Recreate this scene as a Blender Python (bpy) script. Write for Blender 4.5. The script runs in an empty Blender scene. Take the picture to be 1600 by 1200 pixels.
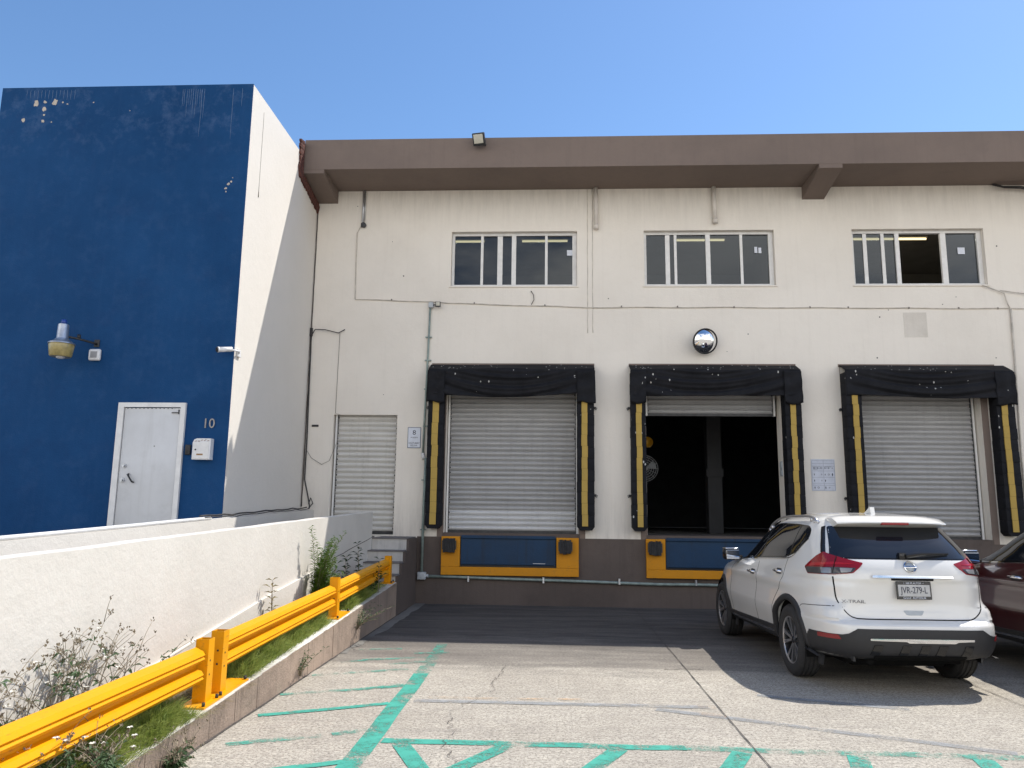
import bpy, bmesh, math, random
from mathutils import Vector, Matrix
from mathutils.bvhtree import BVHTree
random.seed(7)
R = math.radians
scene = bpy.context.scene
COL = scene.collection
D = 14.2            # plane of the warehouse front
STRIP_Z = 0.0
XW = -4.66          # side wall of the blue building
YB = 10.8           # front of the blue building

# ------------------------------------------------------------------ helpers
class MB:
    """collects shapes and links them as ONE mesh object"""
    def __init__(s): s.bm = bmesh.new(); s.smooth = set()
    def poly(s, pts):
        vs = [s.bm.verts.new(p) for p in pts]
        return s.bm.faces.new(vs)
    def box(s, a, b, bev=0.0, M=None, seg=2):
        x0, x1 = sorted((a[0], b[0])); y0, y1 = sorted((a[1], b[1])); z0, z1 = sorted((a[2], b[2]))
        r = bmesh.ops.create_cube(s.bm, size=1.0, matrix=Matrix.Translation(((x0+x1)/2, (y0+y1)/2, (z0+z1)/2)) @ Matrix.Diagonal((x1-x0, y1-y0, z1-z0, 1)))
        vs = r['verts']
        if bev > 0:
            es = {e for v in vs for e in v.link_edges}
            o = bmesh.ops.bevel(s.bm, geom=list(es), offset=bev, segments=seg, affect='EDGES', profile=0.5)
            vs = list({v for f in o['faces'] for v in f.verts} | {v for v in vs if v.is_valid})
        if M is not None: bmesh.ops.transform(s.bm, matrix=M, verts=[v for v in vs if v.is_valid])
        return s
    def cyl(s, p0, p1, r0, r1=None, n=16, caps=True):
        p0 = Vector(p0); p1 = Vector(p1); r1 = r0 if r1 is None else r1
        d = (p1-p0); L = d.length
        M = Matrix.Translation((p0+p1)/2) @ d.to_track_quat('Z', 'Y').to_matrix().to_4x4()
        o = bmesh.ops.create_cone(s.bm, cap_ends=caps, segments=n, radius1=r0, radius2=r1, depth=L, matrix=M)
        for v in o['verts']:
            for f in v.link_faces:
                if len(f.verts) == 4: f.smooth = True
        return s
    def tube(s, pts, r, n=8):
        pts = [Vector(p) for p in pts]; rings = []
        rs = r if isinstance(r, (list, tuple)) else [r]*len(pts)
        up = Vector((0.13, 0.31, 0.94)).normalized(); prev = None
        for i, p in enumerate(pts):
            t = (pts[min(i+1, len(pts)-1)] - pts[max(i-1, 0)])
            if t.length < 1e-9: t = Vector((0, 0, 1))
            t.normalize()
            if prev is None:
                a = t.cross(up)
                if a.length < 1e-3: a = t.cross(Vector((1, 0, 0)))
            else:
                a = prev - t*prev.dot(t)
                if a.length < 1e-4: a = t.cross(up)
            a.normalize(); prev = a; b = t.cross(a)
            rings.append([s.bm.verts.new(p + (a*math.cos(2*math.pi*k/n) + b*math.sin(2*math.pi*k/n))*rs[i]) for k in range(n)])
        for i in range(len(rings)-1):
            for k in range(n):
                f = s.bm.faces.new((rings[i][k], rings[i][(k+1) % n], rings[i+1][(k+1) % n], rings[i+1][k])); f.smooth = True
        if n > 2:
            s.bm.faces.new(rings[0][::-1]); s.bm.faces.new(rings[-1])
        return s
    def prism(s, pts, axis, a, b):
        """2D polygon extruded along axis from a to b; pts in the two other axes in order"""
        def mk(p, q):
            v = [0, 0, 0]; k = [i for i in range(3) if i != axis]
            v[k[0]], v[k[1]] = p; v[axis] = q; return v
        A = [s.bm.verts.new(mk(p, a)) for p in pts]; B = [s.bm.verts.new(mk(p, b)) for p in pts]
        n = len(pts)
        s.bm.faces.new(A); s.bm.faces.new(B[::-1])
        for i in range(n): s.bm.faces.new((A[i], B[i], B[(i+1) % n], A[(i+1) % n]))
        return s
    def lathe(s, prof, M, n=32, smooth=True):
        """prof = [(radius, height)] round local Z"""
        rings = []
        for r, h in prof:
            if r < 1e-6: rings.append([s.bm.verts.new(M @ Vector((0, 0, h)))])
            else: rings.append([s.bm.verts.new(M @ Vector((r*math.cos(2*math.pi*k/n), r*math.sin(2*math.pi*k/n), h))) for k in range(n)])
        for i in range(len(rings)-1):
            A, B = rings[i], rings[i+1]
            for k in range(n):
                q = [A[k % len(A)], A[(k+1) % len(A)], B[(k+1) % len(B)], B[k % len(B)]]
                u = []
                for v in q:
                    if v not in u: u.append(v)
                if len(u) > 2:
                    f = s.bm.faces.new(u); f.smooth = smooth
        return s
    def strip(s, pts, w, z=0.0):
        """flat ribbon on the ground through pts"""
        pts = [Vector((p[0], p[1], p[2] if len(p) > 2 else z)) for p in pts]; L = []
        for i, p in enumerate(pts):
            t = pts[min(i+1, len(pts)-1)] - pts[max(i-1, 0)]; nrm = Vector((-t.y, t.x, 0)).normalized()
            ww = w[i] if isinstance(w, (list, tuple)) else w
            L.append((s.bm.verts.new(p + nrm*ww/2), s.bm.verts.new(p - nrm*ww/2)))
        global STRIP_Z
        STRIP_Z = (STRIP_Z+.00025) % .0016
        for a in L:
            for v in a: v.co.z += STRIP_Z
        for i in range(len(L)-1): s.bm.faces.new((L[i][1], L[i][0], L[i+1][0], L[i+1][1]))
        return s
    def mesh(s, mesh, M):
        n0 = len(s.bm.verts); s.bm.from_mesh(mesh); s.bm.verts.ensure_lookup_table()
        bmesh.ops.transform(s.bm, matrix=M, verts=s.bm.verts[n0:])
        return s
    def build_parts(s, name, mat, parent, world=True, recalc=True):
        """every loose piece becomes an object of its own under parent"""
        if recalc: bmesh.ops.recalc_face_normals(s.bm, faces=s.bm.faces[:])
        left = set(s.bm.faces); out = []
        while left:
            f0 = next(iter(left)); st = [f0]; isl = {f0}
            while st:
                f = st.pop()
                for v in f.verts:
                    for g in v.link_faces:
                        if g not in isl: isl.add(g); st.append(g)
            left -= isl; b = bmesh.new(); mp = {}
            for f in isl:
                for v in f.verts:
                    if v not in mp: mp[v] = b.verts.new(v.co)
                b.faces.new([mp[v] for v in f.verts]).smooth = f.smooth
            me = bpy.data.meshes.new(name); b.to_mesh(me); b.free()
            o = link(name, me, mat, parent)
            if world: o.location = -Vector(parent.location)
            out.append(o)
        s.bm.free(); return out
    def build(s, name, mat, parent=None, smooth=False, angle=None, recalc=True):
        if recalc: bmesh.ops.recalc_face_normals(s.bm, faces=s.bm.faces[:])
        me = bpy.data.meshes.new(name); s.bm.to_mesh(me); s.bm.free()
        return link(name, me, mat, parent, smooth)

def link(name, me, mat, parent=None, smooth=False):
    o = bpy.data.objects.new(name, me); COL.objects.link(o)
    for m in (mat if isinstance(mat, (list, tuple)) else [mat]): me.materials.append(m)
    if smooth:
        me.polygons.foreach_set('use_smooth', [True]*len(me.polygons))
        try: me.set_sharp_from_angle(angle=R(38))
        except Exception: pass
    if parent is not None: o.parent = parent
    return o
def tag(o, label=None, cat=None, group=None, kind=None):
    if label: o['label'] = label
    if cat: o['category'] = cat
    if group: o['group'] = group
    if kind: o['kind'] = kind
    return o
def thing(name, label, cat, loc=(0, 0, 0), rz=0.0, group=None):
    o = bpy.data.objects.new(name, None); COL.objects.link(o)
    o.location = loc; o.rotation_euler = (0, 0, rz); o.empty_display_size = 0.2
    return tag(o, label, cat, group)
def struct(o): o['kind'] = 'structure'; return o
def copy_tree(o, parent=None):
    c = o.copy(); COL.objects.link(c)
    if parent is not None: c.parent = parent
    for ch in [x for x in bpy.data.objects if x.parent == o]: copy_tree(ch, c)
    return c
def text_mesh(body, size, ext=0.002, sx=1.0, align='CENTER'):
    cu = bpy.data.curves.new('lettering', 'FONT'); cu.body = body; cu.size = size; cu.extrude = ext
    cu.align_x = align; cu.align_y = 'CENTER'; cu.resolution_u = 3
    o = bpy.data.objects.new('lettering', cu); COL.objects.link(o)
    dg = bpy.context.evaluated_depsgraph_get(); me = bpy.data.meshes.new_from_object(o.evaluated_get(dg))
    bpy.data.objects.remove(o); me.transform(Matrix.Diagonal((sx, 1, 1, 1)))
    return me
def front_M(x, y, z):
    """local XY plane -> upright plate facing -Y"""
    return Matrix.Translation((x, y, z)) @ Matrix.Rotation(R(90), 4, 'X')
def lerp(a, b, t): return a+(b-a)*t

# ------------------------------------------------------------------ materials
def new_mat(name):
    m = bpy.data.materials.new(name); m.use_nodes = True
    nt = m.node_tree; b = nt.nodes['Principled BSDF']
    return m, nt, b
def N(nt, t, **kw):
    n = nt.nodes.new(t)
    for k, v in kw.items():
        if k in n.inputs.keys(): n.inputs[k].default_value = v
        else: setattr(n, k, v)
    return n
def pos(nt, scale=(1, 1, 1)):
    g = N(nt, 'ShaderNodeNewGeometry'); m = N(nt, 'ShaderNodeMapping'); m.inputs['Scale'].default_value = scale
    nt.links.new(g.outputs['Position'], m.inputs['Vector']); return m.outputs['Vector']
def noise(nt, vec, scale, detail=6, rough=0.6):
    n = N(nt, 'ShaderNodeTexNoise'); n.inputs['Scale'].default_value = scale; n.inputs['Detail'].default_value = detail; n.inputs['Roughness'].default_value = rough
    nt.links.new(vec, n.inputs['Vector']); return n.outputs['Fac']
def ramp(nt, fac, stops):
    r = N(nt, 'ShaderNodeValToRGB'); e = r.color_ramp.elements
    while len(e) < len(stops): e.new(0.5)
    for i, (p, c) in enumerate(stops):
        e[i].position = p; e[i].color = (c, c, c, 1) if isinstance(c, (int, float)) else (*c, 1)
    nt.links.new(fac, r.inputs['Fac']); return r.outputs['Color']
def mix(nt, fac, a, b, mode='MIX'):
    m = N(nt, 'ShaderNodeMix'); m.data_type = 'RGBA'; m.blend_type = mode
    for sock, v in ((m.inputs['Factor'], fac), (m.inputs['A'], a), (m.inputs['B'], b)):
        if hasattr(v, 'is_linked') or hasattr(v, 'links'): nt.links.new(v, sock)
        elif isinstance(v, (int, float)): sock.default_value = v
        else: sock.default_value = (*v, 1)
    return [o for o in m.outputs if o.type == 'RGBA'][0]
def math_n(nt, op, a, b=None, c=None):
    m = N(nt, 'ShaderNodeMath'); m.operation = op
    for i, v in enumerate((a, b, c)):
        if v is None: continue
        if isinstance(v, (int, float)): m.inputs[i].default_value = v
        else: nt.links.new(v, m.inputs[i])
    return m.outputs[0]
def sep(nt, vec):
    s = N(nt, 'ShaderNodeSeparateXYZ'); nt.links.new(vec, s.inputs[0]); return s.outputs
def bump(nt, b, height, strength, dist=0.01):
    n = N(nt, 'ShaderNodeBump'); n.inputs['Strength'].default_value = strength; n.inputs['Distance'].default_value = dist
    nt.links.new(height, n.inputs['Height']); nt.links.new(n.outputs['Normal'], b.inputs['Normal'])

def simple(name, col, rough=0.5, metal=0.0, var=0.12, scale=14.0, bmp=0.0, coat=0.0, spec=0.5):
    m, nt, b = new_mat(name)
    v = pos(nt); n = noise(nt, v, scale, 5)
    dark = tuple(c*(1-var) for c in col); lite = tuple(min(1, c*(1+var)) for c in col)
    nt.links.new(ramp(nt, n, [(0.3, dark), (0.7, lite)]), b.inputs['Base Color'])
    b.inputs['Roughness'].default_value = rough; b.inputs['Metallic'].default_value = metal
    b.inputs['Coat Weight'].default_value = coat; b.inputs['Coat Roughness'].default_value = 0.04
    b.inputs['Specular IOR Level'].default_value = spec
    if bmp > 0: bump(nt, b, noise(nt, v, scale*4, 4), bmp)
    return m

def plaster(name, col, stain, rough=0.85, amount=0.35, streak=0.25, bmp=0.35, fine=60.0, grime=None):
    """painted render: blotches, rain streaks, trowel bumps"""
    m, nt, b = new_mat(name)
    v = pos(nt); big = noise(nt, v, 0.55, 7, 0.65); mid = noise(nt, v, 3.2, 8, 0.7)
    st = noise(nt, pos(nt, (7, 7, 0.35)), 1.6, 6, 0.65)
    c = mix(nt, math_n(nt, 'MULTIPLY', ramp(nt, big, [(0.42, 0.0), (0.68, 1.0)]), amount), col, stain)
    c = mix(nt, math_n(nt, 'MULTIPLY', ramp(nt, st, [(0.52, 0.0), (0.75, 1.0)]), streak), c, stain)
    c = mix(nt, math_n(nt, 'MULTIPLY', ramp(nt, mid, [(0.55, 0.0), (0.8, 1.0)]), amount*0.7), c, stain)
    if grime:      # rain grime hanging from the eave, splash dirt above the base: (z0, z1, strength) each
        zz = sep(nt, v)[2]
        gs = ramp(nt, noise(nt, pos(nt, (5, 5, 0.5)), 1.9, 7, 0.7), [(0.42, 0.0), (0.70, 1.0)])
        for z0, z1, k in grime:
            g = N(nt, 'ShaderNodeMapRange'); g.inputs['From Min'].default_value = z0; g.inputs['From Max'].default_value = z1; nt.links.new(zz, g.inputs['Value'])
            c = mix(nt, math_n(nt, 'MULTIPLY', math_n(nt, 'MULTIPLY', g.outputs[0], gs), k), c, tuple(x*0.55 for x in stain))
    nt.links.new(c, b.inputs['Base Color']); b.inputs['Roughness'].default_value = rough; b.inputs['Specular IOR Level'].default_value = 0.25
    h = math_n(nt, 'ADD', noise(nt, v, fine, 4), math_n(nt, 'MULTIPLY', noise(nt, v, 9, 5), 1.6))
    bump(nt, b, h, bmp, 0.012)
    return m

M = {}
M['cream'] = plaster('cream_render', (0.79, 0.74, 0.665), (0.54, 0.49, 0.425), amount=0.22, streak=0.12, bmp=0.25, grime=[(7.0, 7.95, 0.30), (2.3, 1.15, 0.35), (5.6, 5.95, 0.0)])
M['white_wall'] = plaster('white_render', (0.69, 0.655, 0.605), (0.62, 0.585, 0.53), amount=0.42, streak=0.12, bmp=0.22)
M['ramp_wall'] = plaster('ramp_wall_render', (0.66, 0.63, 0.58), (0.54, 0.51, 0.46), amount=0.55, streak=0.12, bmp=0.28, fine=34.0)
M['brown'] = plaster('taupe_paint', (0.20, 0.156, 0.132), (0.135, 0.108, 0.095), amount=0.5, streak=0.25)
M['band'] = plaster('dark_taupe_paint', (0.122, 0.098, 0.086), (0.070, 0.057, 0.052), amount=0.6, streak=0.35)
M['steps'] = plaster('step_paint', (0.62, 0.60, 0.57), (0.26, 0.25, 0.24), amount=0.7, streak=0.5)
M['tread'] = plaster('worn_tread', (0.20, 0.19, 0.185), (0.11, 0.10, 0.10), amount=0.7, streak=0.2)
M['kerb_side'] = plaster('kerb_paint', (0.37, 0.285, 0.225), (0.17, 0.135, 0.11), amount=0.75, streak=0.7, bmp=0.7)
M['kerb_top'] = plaster('kerb_top_paint', (0.80, 0.78, 0.74), (0.40, 0.35, 0.28), amount=0.75, streak=0.3, bmp=0.7)
M['brick'] = simple('broken_brick', (0.085, 0.028, 0.02), 0.9, var=0.8, scale=30, bmp=0.8)
M['bare'] = simple('bare_render', (0.50, 0.44, 0.37), 0.9, var=0.2, scale=25, bmp=0.5)

def blue_paint():
    m, nt, b = new_mat('blue_wall_paint'); v = pos(nt); o = sep(nt, v)
    big = noise(nt, v, 0.8, 8, 0.7); mid = noise(nt, v, 4.5, 9, 0.72); st = noise(nt, pos(nt, (9, 9, 0.28)), 1.4, 6, 0.6)
    base = ramp(nt, big, [(0.3, (0.0055, 0.045, 0.135)), (0.7, (0.0105, 0.064, 0.180))])
    # chalky bloom, strongest in the weathered band under the coping
    top = ramp(nt, o[2], [(0.0, 0.0), (1.0, 1.0)])
    band = N(nt, 'ShaderNodeMapRange'); band.inputs['From Min'].default_value = 6.9; band.inputs['From Max'].default_value = 7.6
    nt.links.new(o[2], band.inputs['Value'])
    w = math_n(nt, 'MULTIPLY', ramp(nt, mid, [(0.5, 0.0), (0.72, 1.0)]), math_n(nt, 'ADD', math_n(nt, 'MULTIPLY', band.outputs[0], 0.30), 0.10))
    c = mix(nt, w, base, (0.10, 0.165, 0.30))
    c = mix(nt, math_n(nt, 'MULTIPLY', ramp(nt, st, [(0.5, 0.0), (0.8, 1.0)]), 0.10), c, (0.05, 0.10, 0.22))
    c = mix(nt, math_n(nt, 'MULTIPLY', ramp(nt, noise(nt, v, 2.1, 7, 0.7), [(0.55, 0.0), (0.75, 1.0)]), 0.35), c, (0.012, 0.038, 0.12))
    # white runs of rain-washed lime below the coping on the right
    run = math_n(nt, 'GREATER_THAN', noise(nt, pos(nt, (34, 1, 0.25)), 1.0, 2, 0.5), 0.66)
    zr = N(nt, 'ShaderNodeMapRange'); zr.inputs['From Min'].default_value = 7.1; zr.inputs['From Max'].default_value = 7.9; nt.links.new(o[2], zr.inputs['Value'])
    xr = N(nt, 'ShaderNodeMapRange'); xr.inputs['From Min'].default_value = -6.0; xr.inputs['From Max'].default_value = -5.6; nt.links.new(o[0], xr.inputs['Value'])
    nt.links.new(c, b.inputs['Base Color']); b.inputs['Roughness'].default_value = 0.7; b.inputs['Specular IOR Level'].default_value = 0.12
    bump(nt, b, math_n(nt, 'ADD', noise(nt, v, 45, 4), noise(nt, v, 8, 6)), 0.35)
    return m
M['blue_wall'] = blue_paint()

def concrete_ground():
    m, nt, b = new_mat('yard_concrete'); v = pos(nt); o = sep(nt, v)
    big = noise(nt, v, 0.7, 8, 0.65); mid = noise(nt, v, 5, 8, 0.75); fine = noise(nt, pos(nt, (1, 1.3, 1)), 32, 7, 0.9); broom = noise(nt, pos(nt, (5, 34, 1)), 1.0, 6, 0.85)
    spk = noise(nt, v, 52, 4, 0.8)
    c = ramp(nt, big, [(0.32, (0.475, 0.435, 0.365)), (0.68, (0.635, 0.59, 0.50))])
    c = mix(nt, math_n(nt, 'MULTIPLY', ramp(nt, mid, [(0.45, 0.0), (0.7, 1.0)]), 0.45), c, (0.33, 0.30, 0.27))
    c = mix(nt, math_n(nt, 'MULTIPLY', ramp(nt, fine, [(0.46, 0.0), (0.56, 1.0)]), 0.75), c, (0.20, 0.175, 0.15))
    c = mix(nt, math_n(nt, 'MULTIPLY', ramp(nt, broom, [(0.48, 0.0), (0.62, 1.0)]), 0.55), c, (0.22, 0.195, 0.165))
    c = mix(nt, math_n(nt, 'MULTIPLY', ramp(nt, spk, [(0.545, 0.0), (0.60, 1.0)]), 0.80), c, (0.075, 0.068, 0.06))
    # tyre rubber and oil before the docks, blackened further to deepen the shade
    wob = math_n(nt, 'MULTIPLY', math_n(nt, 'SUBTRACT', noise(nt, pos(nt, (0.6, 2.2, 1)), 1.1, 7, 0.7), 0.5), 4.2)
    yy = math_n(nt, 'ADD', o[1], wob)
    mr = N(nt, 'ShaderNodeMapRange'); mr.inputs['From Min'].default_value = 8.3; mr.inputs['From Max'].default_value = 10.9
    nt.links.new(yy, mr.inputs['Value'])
    dirt_shade = math_n(nt, 'MULTIPLY', mr.outputs[0], ramp(nt, noise(nt, pos(nt, (1, 4, 1)), 2.2, 8, 0.75), [(0.22, 0.72), (0.55, 1.0)]))
    c = mix(nt, math_n(nt, 'MULTIPLY', dirt_shade, 0.985), c, mix(nt, ramp(nt, fine, [(0.4, 0.0), (0.65, 1.0)]), (0.014, 0.014, 0.016), (0.038, 0.038, 0.039)))
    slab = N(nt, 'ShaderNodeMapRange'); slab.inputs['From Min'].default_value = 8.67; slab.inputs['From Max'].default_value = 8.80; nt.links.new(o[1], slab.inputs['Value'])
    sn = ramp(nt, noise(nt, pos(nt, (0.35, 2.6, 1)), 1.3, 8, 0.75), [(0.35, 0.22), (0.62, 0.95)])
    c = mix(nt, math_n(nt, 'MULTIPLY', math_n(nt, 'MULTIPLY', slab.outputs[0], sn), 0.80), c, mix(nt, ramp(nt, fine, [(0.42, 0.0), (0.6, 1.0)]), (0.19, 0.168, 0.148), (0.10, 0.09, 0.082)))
    smear = math_n(nt, 'MULTIPLY', ramp(nt, noise(nt, pos(nt, (0.5, 3.0, 1)), 1.7, 8, 0.7), [(0.54, 0.0), (0.74, 1.0)]), 0.42)
    c = mix(nt, smear, c, (0.17, 0.155, 0.145))
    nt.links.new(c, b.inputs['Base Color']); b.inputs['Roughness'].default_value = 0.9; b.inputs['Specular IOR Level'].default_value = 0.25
    h = math_n(nt, 'ADD', fine, math_n(nt, 'MULTIPLY', broom, 0.8))
    bump(nt, b, h, 0.6, 0.006)
    return m
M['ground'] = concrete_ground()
M['gutter'] = plaster('gutter_concrete', (0.25, 0.24, 0.22), (0.07, 0.068, 0.066), amount=0.8, streak=0.2, bmp=0.7)
M['clip'] = simple('weathered_clip', (0.16, 0.14, 0.125), 0.7, var=0.3)
M['lime'] = simple('lime_run', (0.11, 0.165, 0.27), 0.85, var=0.3, scale=20)
M['crack'] = simple('crack_dirt', (0.075, 0.066, 0.06), 0.95, var=0.4, scale=20)

def worn_paint(name, col, lo, hi, alpha=1.0):
    m, nt, b = new_mat(name); v = pos(nt)
    c = ramp(nt, noise(nt, v, 6, 7, 0.7), [(0.3, tuple(x*0.8 for x in col)), (0.7, tuple(min(1, x*1.15) for x in col))])
    nt.links.new(c, b.inputs['Base Color']); b.inputs['Roughness'].default_value = 0.75
    n1 = noise(nt, v, 3.0, 9, 0.75); n2 = noise(nt, v, 75, 4, 0.8)
    a = math_n(nt, 'ADD', math_n(nt, 'MULTIPLY', n1, 0.6), math_n(nt, 'MULTIPLY', n2, 0.4))
    a = math_n(nt, 'MULTIPLY', ramp(nt, a, [(lo, 0.0), (hi, 1.0)]), alpha)
    t = N(nt, 'ShaderNodeBsdfTransparent'); mx = N(nt, 'ShaderNodeMixShader')
    nt.links.new(a, mx.inputs[0]); nt.links.new(t.outputs[0], mx.inputs[1]); nt.links.new(b.outputs[0], mx.inputs[2])
    nt.links.new(mx.outputs[0], nt.nodes['Material Output'].inputs['Surface'])
    return m
M['teal'] = worn_paint('teal_road_paint', (0.045, 0.32, 0.245), 0.425, 0.50)
M['teal_worn'] = worn_paint('worn_teal_road_paint', (0.055, 0.32, 0.245), 0.475, 0.57, 0.85)
M['grey_line'] = worn_paint('grey_cover_paint', (0.30, 0.31, 0.315), 0.40, 0.54, 0.8)
M['orange_line'] = worn_paint('old_orange_paint', (0.60, 0.38, 0.20), 0.48, 0.60, 0.6)

def rail_yellow(name, col, wear=0.25, rough=0.42):
    """enamel with faded patches, fine scratches and rusty chips"""
    m, nt, b = new_mat(name); v = pos(nt)
    c = ramp(nt, noise(nt, v, 2.2, 6), [(0.3, tuple(x*0.88 for x in col)), (0.7, col)])
    c = mix(nt, math_n(nt, 'MULTIPLY', ramp(nt, noise(nt, v, 13, 9, 0.75), [(0.58, 0.0), (0.72, 1.0)]), wear), c, (0.20, 0.12, 0.04))
    b.inputs['Specular IOR Level'].default_value = 0.22
    c = mix(nt, math_n(nt, 'MULTIPLY', ramp(nt, noise(nt, pos(nt, (4, 0.8, 4)), 3.0, 8, 0.75), [(0.5, 0.0), (0.72, 1.0)]), wear*0.6), c, tuple(x*0.72+0.03 for x in col))
    c = mix(nt, math_n(nt, 'MULTIPLY', ramp(nt, noise(nt, pos(nt, (1, 0.12, 1)), 60, 3, 0.6), [(0.66, 0.0), (0.70, 1.0)]), wear*0.7), c, (0.16, 0.09, 0.05))
    nt.links.new(c, b.inputs['Base Color']); b.inputs['Roughness'].default_value = rough
    bump(nt, b, noise(nt, v, 30, 4), 0.12)
    return m
M['rail'] = rail_yellow('safety_yellow_enamel', (0.78, 0.335, 0.002), 0.5)
M['dock_yellow'] = rail_yellow('dock_yellow_paint', (0.62, 0.26, 0.012), 0.65, 0.6)
M['dock_blue'] = plaster('dock_blue_paint', (0.012, 0.042, 0.095), (0.02, 0.022, 0.026), rough=0.55, amount=0.5, streak=0.6, bmp=0.2)
M['rubber'] = simple('black_rubber', (0.022, 0.022, 0.024), 0.75, var=0.4, scale=18, bmp=0.5)
M['tyre'] = simple('tyre_rubber', (0.026, 0.025, 0.025), 0.8, var=0.3, scale=30, bmp=0.2)
M['stripe'] = rail_yellow('faded_yellow_vinyl', (0.44, 0.30, 0.075), 0.6, 0.65)

def vinyl():
    m, nt, b = new_mat('black_vinyl'); v = pos(nt); o = sep(nt, v)
    c = ramp(nt, noise(nt, v, 5, 7, 0.7), [(0.3, (0.0065, 0.007, 0.0095)), (0.7, (0.015, 0.0155, 0.019))])
    vo = N(nt, 'ShaderNodeTexVoronoi'); vo.inputs['Scale'].default_value = 12.0; nt.links.new(pos(nt, (1, 1, 0.55)), vo.inputs['Vector'])
    hi = N(nt, 'ShaderNodeMapRange'); hi.inputs['From Min'].default_value = 3.9; hi.inputs['From Max'].default_value = 4.4; nt.links.new(o[2], hi.inputs['Value'])
    dots = math_n(nt, 'LESS_THAN', vo.outputs['Distance'], 0.15)
    msk = math_n(nt, 'GREATER_THAN', math_n(nt, 'ADD', noise(nt, v, 1.6, 3), math_n(nt, 'MULTIPLY', hi.outputs[0], 0.14)), 0.60)
    c = mix(nt, math_n(nt, 'MULTIPLY', math_n(nt, 'MULTIPLY', dots, msk), 0.75), c, (0.60, 0.60, 0.58))
    nt.links.new(c, b.inputs['Base Color']); b.inputs['Roughness'].default_value = 0.78; b.inputs['Specular IOR Level'].default_value = 0.2
    bump(nt, b, noise(nt, v, 22, 5), 0.3)
    return m
M['vinyl'] = vinyl()

def slat_paint(name, col, rough=0.45):
    m, nt, b = new_mat(name); v = pos(nt)
    c = ramp(nt, noise(nt, pos(nt, (1.2, 1.2, 9)), 1.5, 7, 0.7), [(0.3, tuple(x*0.80 for x in col)), (0.7, col)])
    c = mix(nt, math_n(nt, 'MULTIPLY', ramp(nt, noise(nt, pos(nt, (10, 10, 0.7)), 1.4, 7, 0.7), [(0.52, 0.0), (0.75, 1.0)]), 0.4), c, tuple(x*0.5 for x in col))
    nt.links.new(c, b.inputs['Base Color']); b.inputs['Roughness'].default_value = rough
    return m
M['slat'] = slat_paint('shutter_paint', (0.405, 0.402, 0.40)); M['slat_new'] = slat_paint('pale_shutter_paint', (0.60, 0.60, 0.60))
M['slat_door'] = slat_paint('cream_shutter_paint', (0.66, 0.64, 0.60))
M['frame_white'] = simple('white_frame_paint', (0.72, 0.71, 0.69), 0.45, var=0.08, scale=9)
M['door_white'] = plaster('soiled_door_paint', (0.66, 0.665, 0.67), (0.34, 0.33, 0.31), rough=0.5, amount=0.38, streak=0.2, bmp=0.05)
M['dark_metal'] = simple('dark_metal', (0.05, 0.05, 0.052), 0.45, 0.6, var=0.3)
M['black'] = simple('black_plastic', (0.018, 0.018, 0.02), 0.42, var=0.2, spec=0.4)
M['galv'] = simple('galvanised_steel', (0.55, 0.56, 0.58), 0.38, 0.85, var=0.15, scale=20)
M['conduit'] = simple('green_grey_conduit', (0.24, 0.30, 0.28), 0.5, 0.2, var=0.25, scale=9)
M['box_grey'] = simple('grey_box_plastic', (0.42, 0.45, 0.47), 0.5, var=0.12)
M['cable_cream'] = simple('cream_cable', (0.52, 0.48, 0.42), 0.6, var=0.3, scale=5)
M['cable_black'] = simple('black_cable', (0.03, 0.028, 0.028), 0.6, var=0.3)
M['pvc'] = simple('painted_pvc', (0.66, 0.61, 0.55), 0.55, var=0.12, scale=6)
M['white_plastic'] = simple('white_plastic', (0.70, 0.70, 0.70), 0.4, var=0.08)
M['amber'] = simple('yellowed_lens', (0.34, 0.27, 0.10), 0.3, var=0.25, scale=20, coat=0.4)
M['paper'] = simple('white_sheet', (0.55, 0.58, 0.66), 0.6, var=0.1, scale=8)
M['sign_white'] = simple('sign_face', (0.62, 0.65, 0.72), 0.4, var=0.06)
M['ink'] = simple('dark_ink', (0.03, 0.035, 0.06), 0.6, var=0.2)
M['ink_soft'] = simple('grey_ink', (0.20, 0.22, 0.27), 0.6, var=0.2)
M['number'] = simple('weathered_number_metal', (0.30, 0.28, 0.27), 0.5, 0.4, var=0.3, scale=30)
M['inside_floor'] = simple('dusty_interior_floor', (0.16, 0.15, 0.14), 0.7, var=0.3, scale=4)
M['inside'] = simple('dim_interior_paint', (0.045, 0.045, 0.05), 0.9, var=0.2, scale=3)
M['office'] = simple('office_paint', (0.42, 0.42, 0.41), 0.9, var=0.1, scale=3)
M['pillar'] = simple('pillar_paint', (0.055, 0.055, 0.058), 0.85, var=0.1, scale=3)
M['soil'] = simple('planter_soil', (0.11, 0.085, 0.055), 0.95, var=0.5, scale=9, bmp=0.8)
M['mirror'] = simple('mirror_glass', (0.85, 0.86, 0.87), 0.03, 1.0, var=0.03)
M['wood'] = simple('brown_board', (0.17, 0.125, 0.10), 0.8, var=0.3, scale=12)
M['drop'] = simple('flaking_lime', (0.62, 0.60, 0.57), 0.9, var=0.15, scale=20)

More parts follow.
